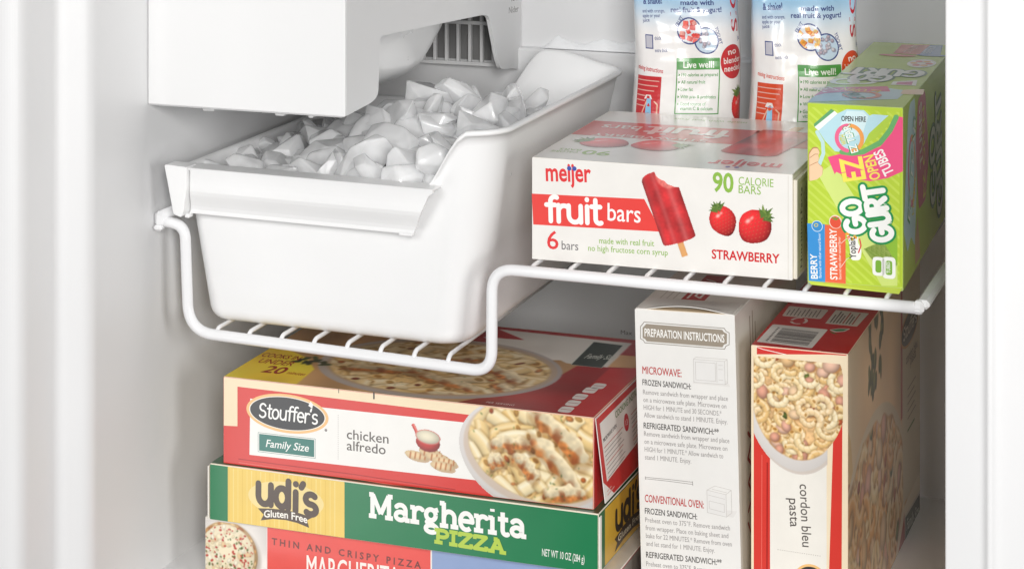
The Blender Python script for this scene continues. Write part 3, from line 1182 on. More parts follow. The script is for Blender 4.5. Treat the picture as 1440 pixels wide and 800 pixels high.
def berry_leafy(p, cx, cy, rx, ry, rot, clip=None):
    """strawberry with seeds and a green cap at angle rot"""
    rng = np.random.default_rng(int(abs(cx) * 7) + 1)
    c0, s0 = math.cos(R(rot)), math.sin(R(rot))
    pts = []
    for k in range(40):
        a = 2 * math.pi * k / 40
        taper = 1 - .28 * max(0, -math.sin(a)) ** 1.5
        u, v = rx * math.cos(a) * taper, ry * math.sin(a)
        pts.append((cx + u * c0 - v * s0, cy + u * s0 + v * c0))
    sl = (slice(0, p.H), slice(0, p.W))
    X, Y = p.X - cx, p.Y - cy
    k = 1.10 + .34 * (-X / rx * .5 + Y / ry * .6) - .36 * np.clip((X ** 2 / rx ** 2 + Y ** 2 / ry ** 2), 0, 1.2) ** 2
    p.poly(pts, 'CE2B2E', clip, tex=np.clip(k, .45, 1.25))
    for j in range(-5, 6):
        for i in range(-5, 6):
            u = (i + (.5 if j % 2 else 0)) * rx * .24; v = j * ry * .19
            if (u / rx) ** 2 + (v / ry) ** 2 < .68:
                x, y = cx + u * c0 - v * s0, cy + u * s0 + v * c0
                p.ell(x + .12, y - .16, .42, .55, rot, 'A01C20', 0, .3, clip)
                p.ell(x, y, .24, .36, rot, 'F0B070', 0, .3, clip)
    p.ell(cx - rx * .38, cy + ry * .30, rx * .16, ry * .10, 40, 'F6B8B0', 0, rx * .12, clip)
    p.ell(cx - rx * .15, cy + ry * .48, rx * .10, ry * .06, 40, 'F6B8B0', 0, rx * .10, clip)
    for j in range(7):
        a = R(rot + 90 + (j - 3) * 24)
        bx, by = cx - s0 * ry * .78, cy + c0 * ry * .78
        L = ry * rng.uniform(.55, .85)
        e = (bx + math.cos(a) * L, by + math.sin(a) * L)
        n = (-math.sin(a) * .20 * ry, math.cos(a) * .20 * ry)
        p.poly([(bx + n[0], by + n[1]), e, (bx - n[0], by - n[1])], ['5B7A34', '48662B', '7B9448'][j % 3], clip)


def pop_bar(p, P0, P1, wd, bite=True):
    """ice pop from top P0 to bottom P1, with ridges, bite and stick"""
    P0, P1 = np.array(P0), np.array(P1)
    d = P1 - P0; L = np.linalg.norm(d); d = d / L
    n = np.array([-d[1], d[0]])
    X, Y = p.X - P0[0], p.Y - P0[1]
    u = X * d[0] + Y * d[1]; t = (X * n[0] + Y * n[1]) / (wd / 2)
    a = p.a.copy()
    m = np.clip((1 - np.abs(t)) * wd + .3, 0, 1)
    endr = .22 * wd
    lim0 = endr * (1 - np.sqrt(np.clip(1 - np.abs(t) ** 3.5, 0, 1)))
    m *= np.clip((u - lim0) * 2, 0, 1) * np.clip((L - u - lim0 * .4) * 2, 0, 1)
    if bite:
        for bx, by, br in ((.02, .55, .30), (.10, .95, .34), (.19, .98, .20), (-.03, .25, .12)):
            q = P0 + d * L * bx + n * by * wd / 2
            m *= np.clip((np.hypot(p.X - q[0], p.Y - q[1]) - br * wd) * 2, 0, 1)
    st = np.clip((1 - np.abs(t) / .2) * wd * .4 + .3, 0, 1) * np.clip((u - L) * 2 + 1, 0, 1) * np.clip((L * 1.19 - u) * 2, 0, 1)
    sc = np.zeros(p.X.shape + (3,)) + rgb('D9A065') * (1.05 - .25 * np.abs(t))[..., None]
    full = (slice(0, p.H), slice(0, p.W))
    p.put_px(full, st, np.clip(sc, 0, 1))
    ridg = .90 + .10 * np.cos(t * math.pi * 1.5) ** 2 - .25 * np.abs(t) ** 4 + .34 * (p.noise(wd * .35) - .5) + .10 * (p.noise(1.2) - .5)
    c = rgb('CF3336')[None, None] * ridg[..., None]
    hl = np.exp(-((t - .40) / .16) ** 2) * .30 + np.exp(-((t + .28) / .12) ** 2) * .22 + np.exp(-((t + .85) / .10) ** 2) * .12
    c = c + (np.array([1, .72, .70]) - c) * hl[..., None]
    p.put_px(full, m, np.clip(c, 0, 1))
    if bite:
        q = P0 + d * L * .10 + n * .62 * wd / 2
        r_ = np.hypot(p.X - q[0], p.Y - q[1])
        mk = m * np.clip((.40 * wd - r_) * .8, 0, 1) * .75
        p.put_px(full, mk, rgb('F08A80')[None, None] * (.85 + .3 * p.noise(1.0))[..., None])


# ------------------------------------------------------------------ fruit bar box
root, F, T, S, w, d, h = carton('fruit_bar_box', 'white and red box of strawberry fruit bars lying on the upper shelf', ((0.2865, 0.0165, 0.2966), 1.0, 0, 0.196, 0.205, 0.0755))
GREEN = '8DB84A'
panel(F, 'front_panel', 0.3, 0.3, w - 0.3, h - 0.3, 'EDEAE5')
text(F, 'meijer', (11.01, 58.90), (46.02, 60.31), 13.2, 'E2373A', 3, 0.022, name='brand_lettering')
for q in ((29.09, 69.14), (33.05, 69.19)):
    ellipse(F, q, 1.7, 1.7, '3F53A8', 5, name='brand_dot', n=16)
poly(F, [(-0.09, 48.55), (86.36, 50.57), (99.22, 27.66), (1.14, 25.73)], 'E8453F', 2, 'red_band')
glyphs(F, 'fruit', (11.12, 29.26), (53.92, 30.29), 12.0, 3.5, 'FBF8F4', 4, name='title_lettering')
text(F, 'bars', (58.54, 33.08), (83.67, 33.15), 12.6, 'FBF8F4', 4, 0.006, name='title_lettering')
text(F, '6', (11.95, 8.78), (20.78, 8.83), 13.2, 'E2373A', 3, 0.006)
text(F, 'bars', (23.26, 9.08), (36.06, 9.23), 6.4, '6A6668', 3)
text(F, 'made with real fruit', (52.12, 15.64), (93.87, 16.69), 4.3, GREEN, 3, 0.004)
text(F, 'no high fructose corn syrup', (43.72, 9.61), (104.19, 10.76), 4.3, GREEN, 3, 0.004)
text(F, '90', (137.58, 60.00), (153.01, 60.04), 13.2, GREEN, 3, 0.024)
text(F, 'CALORIE', (156.67, 65.81), (182.13, 65.71), 5.7, GREEN, 3)
text(F, 'BARS', (156.67, 59.78), (172.96, 59.57), 5.7, GREEN, 3)
text(F, 'STRAWBERRY', (136.89, 11.26), (186.68, 11.60), 6.4, 'D0282C', 3, 0.022, name='flavour_lettering')
u0, v0 = 76.0, 6.0
p = Pic(62, 70, 2.4, 3)
a_, b_ = (94.94, 71.89), (113.62, 20.48)
pop_bar(p, (a_[0] - u0, a_[1] - v0), (b_[0] - u0, b_[1] - v0), 26.5)
p.blur(1)
p.put(F, 'ice_pop_picture', u0, v0, 5)
u0, v0 = 130.0, 14.0
p = Pic(58, 40, 2.6, 4)
a_, b_ = (145.30, 38.79), (168.29, 36.13)
berry_leafy(p, a_[0] - u0, a_[1] - v0, 10.2, 11.6, 28)
berry_leafy(p, b_[0] - u0, b_[1] - v0, 12.4, 13.4, -42)
p.blur(1)
p.put(F, 'strawberry_picture', u0, v0, 5)
strokes(F, [[(w - 3.2, 1), (w - 3.2, h - 1)]], 0.25, 'C9C2B6', 2, 'glue_seam_crease')

panel(T, 'top_panel', 0.3, 0.3, w - 0.3, d - 0.3, 'F1EEE8')
poly(T, [(0.6, 96), (138, 96), (138, 158), (0.6, 158)], 'D23732', 2, 'red_band')
poly(T, [(136, 96), (w - 0.6, 96), (w - 0.6, 158), (136, 158)], 'D23732', 2, 'red_band')
glyphs(T, 'fruit', (118, 146), (52, 146), 20, 5.6, 'F3EDE6', 4, name='title_lettering')
text(T, 'bars', (46, 144), (14, 144), 19, 'F3EDE6', 4, 0.006, name='title_lettering')
text(T, 'STRAWBERRY', (108, 106), (16, 106), 9, 'F3EDE6', 4, 0.014, name='flavour_lettering')
text(T, 'meijer', (182, 34), (128, 34), 20, 'D8383A', 3, 0.022, name='brand_lettering')
for q in ((152.5, 11.5), (146.0, 11.5)):
    ellipse(T, q, 1.8, 2.6, '3F53A8', 5, name='brand_dot', n=16)
text(T, '90', (52, 38), (30, 38), 15, GREEN, 3, 0.02)
text(T, 'CALORIE', (27, 31), (6, 31), 6.5, GREEN, 3)
text(T, 'BARS', (27, 40), (10, 40), 6.5, GREEN, 3)
text(T, 'made with real fruit', (120, 190), (60, 190), 7, GREEN, 3)
p = Pic(96, 56, 1.8, 8)
berry_leafy(p, 26, 24, 20, 20, 70)
berry_leafy(p, 66, 26, 22, 20, -70)
p.blur(1)
p.put(T, 'strawberry_picture', 10, 46, 5)
p = Pic(70, 150, 1.8, 9)
pop_bar(p, (30, 12), (44, 116), 46, False)
p.blur(1)
p.put(T, 'ice_pop_picture', 118, 46, 5)
panel(S, 'side_panel', 0.3, 0.3, d - 0.3, h - 0.3, 'E9E4DA')
v, f = box_geo(w / 1000 + .0001, w / 1000 + .0030, 0.0018, d / 1000 - .002, 0.0006, h / 1000 - 0.004, 0.0004)
fl = fix_normals(mesh_obj('end_flap', v, f, card('E7E0D2'), root))
SF = Face(root, (w / 1000 + .0030, 0, 0), (0, 1, 0), (0, 0, 1), (1, 0, 0)); SF.part = fl
poly(SF, [(10, 3), (60, 3), (60, h - 7), (10, h - 7)], 'D9D7A8', 1, 'facts_table')
poly(SF, [(12, 5), (58, 5), (58, h - 9), (12, h - 9)], 'E9E4C8', 2, 'facts_table')
text(SF, 'Nutrition Facts', (19, 6), (19, h - 12), 6, '3A3632', 3, 0.02)
for k in range(8):
    strokes(SF, [[(22 + 4 * k, 6), (22 + 4 * k, h - 11 - 6 * (k % 3))]], 0.7, '5A5650', 3, 'facts_line')

# ------------------------------------------------------------------ yogurt tube box
root, F, T, S, w, d, h = carton('yogurt_tube_box', 'lime green box of eight yogurt tubes at the right end of the upper shelf', ((0.4945, 0.014, 0.2966), 2.0, 0, 0.0675, 0.31, 0.1285), 'C9D98A')
LIME = 'B7D13C'
panel(F, 'front_panel', 0.3, 2.6, w - 0.3, h - 0.3, 'B9D23E')
rg2 = random.Random(4)


def clipped_stripes(face, u0, v0, u1, v1, ang, step, wd, col, lvl=2):
    """diagonal stripes cut to a rectangle"""
    t = math.tan(R(ang))
    for k in range(-60, 90):
        c = k * step
        pts = []
        # line v = v0 + (u-u0)*t + c ; polygon between c and c+wd, clipped in v
        us = np.linspace(u0, u1, 30)
        lo_ = np.clip(v0 + (us - u0) * t + c, v0, v1); hi_ = np.clip(v0 + (us - u0) * t + c + wd, v0, v1)
        keep = hi_ - lo_ > 1e-3
        if keep.sum() < 2:
            continue
        us, lo_, hi_ = us[keep], lo_[keep], hi_[keep]
        pts = list(zip(us, lo_)) + list(zip(us[::-1], hi_[::-1]))
        poly(face, pts, col, lvl, 'printed_stripe')


clipped_stripes(F, 0.8, 3.2, w - 2.5, h - 3, -40, 6.2, 2.2, 'C6DC55')
poly(F, [(7.38, 78.44), (18.51, 86.68), (63.54, 18.67), (63.54, 3.72), (52.60, 2.87)], 'D3E482', 3, 'light_ray')
poly(F, [(40.12, 27.93), (63.54, 39.60), (63.54, 18.67), (55.09, 9.05)], '93C03C', 3, 'green_ray')
# squeezy tube with tear strip
poly(F, [(4.59, 113.65), (17.00, 125.05), (19.27, 123.77), (5.10, 111.66)], '63A56E', 5, 'tube_tear_strip')
poly(F, [(5.10, 111.66), (19.27, 123.77), (21.54, 122.03), (7.89, 109.20)], 'F4F4F0', 5, 'tube_seal')
poly(F, [(7.89, 109.20), (21.54, 122.03), (24.56, 123.70), (28.08, 125.50), (40.12, 125.40), (44.12, 121.76), (46.37, 122.89), (57.33, 122.59), (51.61, 114.68), (41.12, 103.08), (35.11, 96.72), (24.56, 95.08), (19.52, 95.28), (12.45, 102.41)], 'B9DDE6', 4, 'tube_body')
poly(F, [(28.08, 124.40), (39.62, 124.52), (43.12, 121.21), (39.62, 110.00), (27.58, 102.29), (22.55, 112.04)], 'D5ECEF', 5, 'tube_gloss')
strokes(F, [[(6.88, 108.13), (10.93, 101.32), (11.44, 93.29), (8.40, 85.05)]], 2.6, 'BFE0DE', 3, 'tube_edge')
# swoosh arrow
arc_out = [(14.47, 90.96), (24.56, 94.08), (37.62, 94.61), (51.61, 100.70), (59.57, 110.64), (64.23, 122.37), (67.40, 122.04)]
poly(F, arc_out + [(67.40, 84.20), (56.83, 78.75), (44.62, 75.77), (31.60, 76.70), (20.53, 80.77), (19.52, 78.95)], 'EE5585', 5, 'pink_arrow')
strokes(F, [[(24.56, 95.08), (31.60, 94.60), (39.37, 96.07), (51.61, 103.29), (58.57, 112.58), (62.79, 121.79)]], 3.6, '6DAF6B', 6, 'green_arc')
poly(F, [(39.62, 100.99), (49.11, 106.55), (56.09, 114.43), (60.06, 121.89), (56.58, 121.95), (43.62, 109.23)], 'B3D049', 5, 'lime_wedge')
strokes(F, [ell_pts((29.89, 105.13), 9.0, 9.0, 0, 24, 100, 260)], 2.8, 'EE6A92', 7, 'pink_ring')
strokes(F, [ell_pts((29.89, 105.13), 9.0, 9.0, 0, 24, -80, 90)], 2.8, 'EFA257', 7, 'orange_ring')
text(F, 'WITH', (28.33, 100.83), (26.57, 107.75), 3.8, '3E8E52', 8, 0.03)
text(F, 'WITH', (28.18, 100.82), (26.42, 107.74), 3.6, 'F2E35A', 9, 0.012)
text(F, 'EZ TEAR', (36.72, 95.71), (30.29, 115.39), 6.0, '2F9A5B', 9, 0.03)
text(F, 'EZ TEAR', (36.31, 96.09), (29.99, 114.87), 5.2, 'F7F7F2', 10, 0.012)
text(F, 'OPEN HERE', (24.26, 117.01), (41.57, 117.37), 3.5, '2B2B29', 8, 0.018)
text(F, 'EZ', (41.37, 77.07), (38.12, 93.39), 15.5, 'F4E65E', 7, 0.024, name='offer_lettering')
text(F, 'OPEN', (51.86, 78.23), (46.62, 94.90), 7.2, 'F4E65E', 7, 0.022, name='offer_lettering')
text(F, 'TUBES', (61.30, 82.82), (52.85, 99.27), 7.0, 'FBF8F3', 7, 0.022, name='offer_lettering')
# hand pulling the strip
hp = [(0.89, 93.16), (3.83, 97.37), (7.38, 97.58), (8.90, 94.15), (7.64, 92.56), (8.40, 90.09), (7.38, 87.00), (8.90, 85.08), (11.18, 83.71), (10.68, 78.14), (6.88, 74.63), (0.99, 72.99)]
hp = [(max(0.9, a), b) for a, b in hp]
poly(F, hp, 'B98A60', 4, 'hand_outline', rad=1.2)
poly(F, [(a * .94 + .5, b * .96 + 3.0) for a, b in hp], 'F3CDA6', 5, 'hand_drawing', rad=1.2)
strokes(F, [[(1.80, 89.69), (5.36, 92.42), (7.64, 92.56)], [(1.80, 84.14), (5.86, 86.40), (7.38, 87.00)]], 0.35, 'A9744C', 6, 'hand_line')
# brand lettering climbing the box
for (s_, a_, b_, k_) in (('GO', (42.12, 40.08), (37.12, 63.77), 6), ('GURT', (60.56, 35.90), (52.60, 74.78), 10)):
    glyphs(F, s_, a_, b_, 9.6, 7.0, '1F9150', k_, name='brand_outline')
    glyphs(F, s_, a_, b_, 9.6, 3.9, 'F8F8F4', k_ + 2, name='brand_lettering')
text(F, '8g of sugar', (59.57, 47.30), (55.59, 61.50), 2.6, 'F4F6E6', 14, 0.01)
# flavours
poly(F, [(-0.13, 43.15), (12.45, 43.27), (12.75, 0.96), (1.09, 0.61)], '3D93D6', 5, 'berry_tab')
poly(F, [(12.45, 43.12), (27.08, 43.24), (27.28, 1.29), (12.75, 0.96)], 'EA6A45', 5, 'strawberry_tab')
text(F, 'BERRY', (7.38, 4.38), (6.67, 21.96), 4.6, 'F6F6F2', 7, 0.02, name='flavour_lettering')
text(F, 'flavored with other natural flavor', (10.12, 5.09), (9.41, 36.76), 1.9, 'D8E8F4', 7, 0.01)
text(F, 'STRAWBERRY', (21.34, 4.80), (20.73, 40.58), 4.9, 'FBF7F0', 7, 0.018, name='flavour_lettering')
text(F, 'flavored with other natural flavor', (24.26, 5.17), (23.55, 35.25), 1.9, 'F7DCC8', 7, 0.01)
ellipse(F, (6.98, 41.63), 4.0, 4.0, 'CFE4F2', 6, name='berry_rim')
ellipse(F, (6.98, 41.63), 3.5, 3.5, '3F8FCB', 7, name='berry_drawing')
strokes(F, [ell_pts((6.27, 42.34), 1.4, 1.0, 20, 12)], 0.5, 'E3D44B', 8, 'berry_star')
ellipse(F, (20.02, 45.56), 4.6, 4.8, 'F4D8C8', 6, name='berry_rim')
ellipse(F, (20.02, 45.31), 3.9, 4.2, 'E2543B', 7, rot=20, name='berry_drawing')
strokes(F, [[(17.75, 48.42), (19.52, 47.28)], [(19.77, 49.06), (20.02, 47.32)], [(22.04, 48.61), (20.53, 47.20)]], 0.9, '6C9A3C', 8, 'berry_leaf')
# small flower brand
poly(F, [(27.08, 39.02), (32.10, 42.88), (36.62, 39.19), (35.61, 32.61), (38.62, 26.82), (37.62, 19.73), (31.10, 19.24), (29.59, 32.17)], 'F7F6F0', 6, 'flower_ground', rad=2.2)
fc = (31.40, 37.32)
for k in range(7):
    a = R(20 + 51.4 * k)
    ellipse(F, (fc[0] + 3.0 * math.cos(a), fc[1] + 3.0 * math.sin(a)), 1.5, 1.0, ['F2A93C', 'EF6E3F', 'F5D24A'][k % 3], 8, rot=math.degrees(a), name='petal', n=16)
text(F, 'Yoplait', (34.61, 20.76), (33.86, 35.74), 4.6, '33302E', 9, 0.014, name='brand_lettering')
strokes(F, [[(37.12, 34.72), (38.12, 30.28), (36.36, 25.15)]], 0.9, 'DE4C4B', 9, 'smile_line')
strokes(F, [[(24.06, 30.77), (27.58, 34.04), (30.09, 35.22)], [(24.06, 14.20), (28.08, 20.02), (30.59, 21.21)]], 0.3, 'F3F3E0', 8, 'leader_line')
# eight tubes
for (c_, hw, hh_) in (((50.31, 16.43), 4.2, 6.6), ((57.68, 15.94), 4.6, 7.6)):
    poly(F, [(c_[0] - hw, c_[1] - hh_), (c_[0] + hw, c_[1] - hh_), (c_[0] + hw, c_[1] + hh_), (c_[0] - hw, c_[1] + hh_)], 'F8F8F3', 6 if hw < 5 else 6.4, 'eight_outline', rad=3.0)
    poly(F, [(c_[0] - hw * .5, c_[1] - hh_ * .66), (c_[0] + hw * .5, c_[1] - hh_ * .66), (c_[0] + hw * .5, c_[1] + hh_ * .66), (c_[0] - hw * .5, c_[1] + hh_ * .66)], '7FB43E', 8, 'eight_hole', rad=1.8)
text(F, 'TUBES', (58.67, 12.12), (58.27, 20.07), 2.5, 'F8F8F3', 9, 0.014)
strokes(F, [[(w - 2.0, 6), (w - 2.0, h - 2)]], 0.22, '9DB23A', 2, 'fold_crease')
# lower flap bulging out under the front
v = [Vector((0.0006, -0.0007, 0.0026)), Vector((w / 1000 - .0006, -0.0007, 0.0024)), Vector((w / 1000 - .002, -0.0060, -0.0004)), Vector((0.003, -0.0022, 0.0004)),
     Vector((0.0006, 0.0006, 0.0026)), Vector((w / 1000 - .0006, 0.0006, 0.0024)), Vector((w / 1000 - .002, 0.0006, 0.0002)), Vector((0.003, 0.0006, 0.0006))]
fl = mesh_obj('bottom_flap', v, [(0, 3, 2, 1), (4, 5, 6, 7), (0, 1, 5, 4), (1, 2, 6, 5), (2, 3, 7, 6), (3, 0, 4, 7)], card('CBDD52'), root)
fix_normals(fl)
panel(T, 'top_panel', 0.3, 0.3, w - 0.3, d - 0.3, 'B4CE3E')
poly(T, [(-0.18, 2.55), (58.78, 33.82), (60.59, 72.55), (43.40, 80.13), (3.09, 54.09), (-0.44, 21.05)], 'BCD6DC', 3, 'tube_body')
poly(T, [(-0.53, 27.31), (0.94, 66.50), (43.98, 86.94), (49.36, 64.08), (23.41, 57.37), (5.20, 41.86)], 'D8577F', 4, 'pink_arrow')
text(T, 'TUBES', (15.49, 54.83), (3.13, 72.17), 14, 'F1EFE8', 5, 0.02)
text(T, 'EZ OPEN', (42.74, 66.82), (14.92, 70.99), 12, 'EBD65A', 5, 0.02)
strokes(T, [ell_pts((31.97, 42.49), 12, 14, 0, 24)], 4.5, 'E08A72', 6, 'pink_ring')
text(T, 'EZ TEAR', (37.00, 29.94), (24.65, 56.15), 11, '3F8A62', 7, 0.02)
poly(T, [(57.19, 74.71), (71.68, 82.64), (73.89, 57.53), (57.78, 55.54)], 'E7C3A0', 4, 'hand_drawing', rad=3)
poly(T, [(45.01, 109.17), (61.40, 121.28), (63.82, 94.98), (45.07, 93.97)], 'EDE9E2', 4, 'offer_sticker')
poly(T, [(48.51, 106.89), (59.22, 113.73), (60.34, 97.54), (48.82, 97.19)], 'C65A86', 5, 'offer_sticker')
for (c_, rx_, ry_) in (((10.48, 98.08), 9, 12), ((22.82, 104.43), 9, 12)):
    strokes(T, [ell_pts(c_, rx_, ry_, 0, 20)], 5.0, 'EFF1E6', 4, 'eight_outline')
for (s_, a_, b_) in (('GURT', (62.11, 165.54), (4.70, 167.19)), ('GO', (42.26, 136.00), (13.57, 139.19))):
    glyphs(T, s_, a_, b_, 21, 9.0, '46734A', 4, name='brand_outline')
    glyphs(T, s_, a_, b_, 21, 5.0, 'ECEDE6', 6, name='brand_lettering')
ellipse(T, (53.91, 203.52), 11, 22, 'EDE7E2', 4, name='flower_ground')
for k in range(6):
    a = R(60 * k); c_ = (53.91, 203.52)
    ellipse(T, (c_[0] + 6 * math.cos(a), c_[1] + 11 * math.sin(a)), 3, 4, ['D9534F', 'E8A14A'][k % 2], 5, name='petal', n=16)
poly(T, [(24.86, 250.59), (24.91, 299.95), (47.76, 305.18), (45.93, 247.39)], 'CC5A4C', 4, 'strawberry_tab')
poly(T, [(45.93, 247.39), (47.76, 305.18), (58.15, 306.42), (62.82, 248.85)], '6F8FBE', 4, 'berry_tab')
text(T, 'STRAWBERRY', (37.81, 256.76), (41.25, 300.99), 6, 'E8CFC4', 5, 0.01)
text(T, 'BERRY', (53.72, 257.86), (53.83, 298.75), 6, 'DCE2EA', 5, 0.01)
ellipse(T, (29.82, 239.84), 15, 6, 'D2655C', 5, name='berry_drawing')
ellipse(T, (56.07, 248.27), 12, 6, '5E7FB6', 5, name='berry_drawing')
panel(S, 'side_panel', 0.3, 0.3, d - 0.3, h - 0.3, 'B6D03E')
poly(S, [(2, 42), (24, 118), (34, 126), (60, 126), (70, 60), (60, 18), (40, 30), (22, 22)], 'BAD9E2', 3, 'tube_body', rad=5)
poly(S, [(78, 122), (118, 122), (140, 70), (120, 40), (82, 40), (64, 90)], 'CF4F7C', 4, 'pink_arrow', rad=6)
strokes(S, [ell_pts((44, 76), 17, 24, 10, 24, -90, 90)], 5, 'E9A05A', 4, 'orange_ring')
strokes(S, [ell_pts((44, 76), 17, 24, 10, 24, 90, 270)], 5, 'D65A86', 4, 'pink_ring')
text(S, 'EZ TEAR', (32, 40), (66, 112), 13, '3C9358', 6, 0.02)
text(S, 'EZ TEAR', (33, 42), (65, 110), 11, 'F4F4F0', 7, 0.008)
text(S, 'WITH', (52, 40), (64, 66), 9, 'EFE052', 7, 0.015)
text(S, 'TUBES', (102, 70), (96, 118), 14, 'F4EFEA', 6, 0.02)
text(S, 'EZ OPEN', (118, 44), (112, 112), 12, 'EFDC5A', 6, 0.02)
poly(S, [(60, 20), (75, 38), (84, 20), (90, 4), (62, 4)], 'C99E78', 4, 'hand_drawing', rad=3)
for (s_, a_, b_) in (('GO', (185, 30), (175, 90)), ('GURT', (225, 14), (210, 112))):
    glyphs(S, s_, a_, b_, 22, 12, '2E6F45', 4, name='brand_outline')
    glyphs(S, s_, a_, b_, 22, 6, 'DDE0D6', 6, name='brand_lettering')

# ------------------------------------------------------------------ chicken pasta box (top of the stack)
root, F, T, S, w, d, h = carton('pasta_meal_box', 'red chicken pasta box on top of the stack, under the ice bin', ((0.0397, 0, 0.1226), 0, 0, 0.3003, 0.204, 0.067), 'F0E3CC')
panel(F, 'front_panel', 0.3, 0.3, w - 0.3, h - 0.3, 'D93A33')
poly(F, [(0.5, (-0.02, 29.08)[1]), ((12.20, 30.40)[0], (12.20, 29.85)[1]), ((12.20, 61.64)[0], h - 6.6), (w - 0.5, h - 8.8), (w - 0.5, h - 0.5), (0.5, h - 0.5)], 'F2DFBC', 2, 'cream_border')
strokes(F, [[(13.42, 4.77), (111.41, 4.00), (192.11, 2.19)]], 0.8, 'B3231F', 2, 'tablecloth_fold')
strokes(F, [[(13.42, 2.03), (111.41, 0.77), (192.11, -1.51)]], 0.6, 'E86A5E', 2, 'tablecloth_fold')
poly(F, [(23.15, 52.36), (89.04, 51.90), (222.54, 53.05), (222.54, 11.28), (22.54, 9.08)], 'F3F1EC', 3, 'label_panel')
c_ = (54.51, 44.08)
ellipse(F, c_, 34.6, 14.8, 'F3C183', 4, -0.6, 'logo_border', 64)
ellipse(F, c_, 32.2, 12.8, 'FAF3E6', 5, -0.6, 'logo_border', 64)
ellipse(F, c_, 31.4, 12.2, '343436', 6, -0.6, 'logo_oval', 64)
glyphs(F, "Stouffer's", (30.42, 39.19), (80.16, 38.80), 7.2, 1.35, 'FBFAF6', 8, name='brand_lettering', shear=0.08)
poly(F, [(72.43, 52.05), (74.22, 55.48), (76.30, 53.53), (75.70, 50.22)], 'FBFAF6', 9, 'logo_leaf')
ellipse(F, (86.97, 34.94), 1.1, 1.1, '8A8480', 5, name='registered_mark', n=16)
g_ = [(30.79, 26.12), (77.19, 26.46), (77.19, 13.48), (30.79, 13.28)]
poly(F, g_, '35796F', 4, 'size_tag')
strokes(F, [[(g_[0][0] - .9, g_[0][1] + .9), (g_[1][0] + .9, g_[1][1] + .9), (g_[2][0] + .9, g_[2][1] - .9), (g_[3][0] - .9, g_[3][1] - .9), (g_[0][0] - .9, g_[0][1] + .9)]], 0.3, '35796F', 4, 'size_tag_border')
text(F, 'Family Size', (36.47, 16.86), (72.43, 17.06), 5.6, 'F4F6F2', 6, 0.010, shear=0.22, name='size_lettering')
for k in range(22):
    q0 = (97.13, 47.09); q1 = (97.13, 14.21)
    vv = q0[1] + (q1[1] - q0[1]) * k / 21
    strokes(F, [[(q0[0], vv), (q0[0], vv + .35)]], 0.5, 'B9B4AE', 4, 'dotted_line')
text(F, 'chicken', (104.31, 30.41), (138.56, 30.48), 7.2, '5B5450', 5, 0.004, name='flavour_lettering')
text(F, 'alfredo', (104.31, 21.91), (136.18, 22.04), 7.2, '5B5450', 5, 0.004, name='flavour_lettering')
u0, v0 = 142.0, 14.0
p = Pic(56, 46, 2.4, 11)
sl_ = [(161.29, 24.11), (172.75, 27.52), (178.46, 24.44), (184.16, 21.91), (181.88, 18.47)]
for k, (a, b) in enumerate(sl_):
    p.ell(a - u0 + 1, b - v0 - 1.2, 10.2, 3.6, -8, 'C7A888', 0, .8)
    p.ell(a - u0, b - v0, 10, 3.5, -8 + k, 'EFD2A4', .18, .4)
    for j in range(4):
        x = a - u0 - 6 + 4 * j
        p.poly([(x, b - v0 - 2.6), (x + 1, b - v0 - 2.8), (x + 1.9, b - v0 + 2.4), (x + .9, b - v0 + 2.6)], 'B0683A')
a, b = (159.57, 45.20)
p.tube(a - u0 + .5, b - v0 - 1.5, 9, 3.4, 118, .1, 'DB4A42', False)
a, b = (170.46, 34.69)
p.ell(a - u0, b - v0, 10.0, 6.8, -5, 'CF3B35', .35)
a, b = (170.46, 38.94)
p.ell(a - u0, b - v0, 10.4, 5.6, -5, 'E8837A', .1)
p.ell(a - u0, b - v0, 9.4, 4.9, -5, 'EFE6CB', .22)
p.blur(1)
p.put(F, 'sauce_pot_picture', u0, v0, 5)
u0, v0 = 184.0, 0.6
p = Pic(w - 0.5 - 184, h - 1.1, 2.3, 12)
cx, cy = (254.81, 34.60)
cx -= u0; cy -= v0
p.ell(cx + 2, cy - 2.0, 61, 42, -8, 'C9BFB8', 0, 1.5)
p.ell(cx, cy, 60, 41, -8, 'EDE7E3', .12, .5)
p.ell(cx + 1.2, cy + .8, 57.4, 38.6, -8, 'D8C6B6', .05, .8)
th_ = R(-8)
X_, Y_ = p.X - cx - 4, p.Y - cy - 4
e_ = ((X_ * math.cos(th_) + Y_ * math.sin(th_)) / 56) ** 2 + ((-X_ * math.sin(th_) + Y_ * math.cos(th_)) / 37) ** 2
clip = np.clip((1.03 - e_) * 20, 0, 1)
clip = np.maximum(clip, ((p.X > 48) & (p.Y > cy)).astype(float) * (p.Y < p.H / p.ppm) * ((p.X > 40 + 14 * (p.noise(5) - .3))))
p.a = np.maximum(p.a, clip)
penne_dish(p, clip, 70, 30, 10.5, 5, ['F3D9A0', 'F0CF8E', 'F7E4B6', 'EFCB84', 'F6E0AE'],
           chicken=[(52, 41, 33, 11, 4), (92, 50, 52, 16, -40), (88, 30, 54, 15, -44), (64, 26, 26, 12, -40), (94, 9, 34, 12, 6), (40, 27, 13, 12, 20)],
           herbs=46, bits=16, region=(2, w - 184, 3, h - 1), sauce='E9C88C')
p.blur(2)
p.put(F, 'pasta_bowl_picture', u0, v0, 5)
strokes(F, [[(97.60, 67.08), (97.60, 64.38)]], 0.5, '4A4440', 5, 'register_mark')
strokes(F, [[(126.59, 67.36), (126.59, 63.07)]], 1.2, '3A3634', 5, 'register_mark')

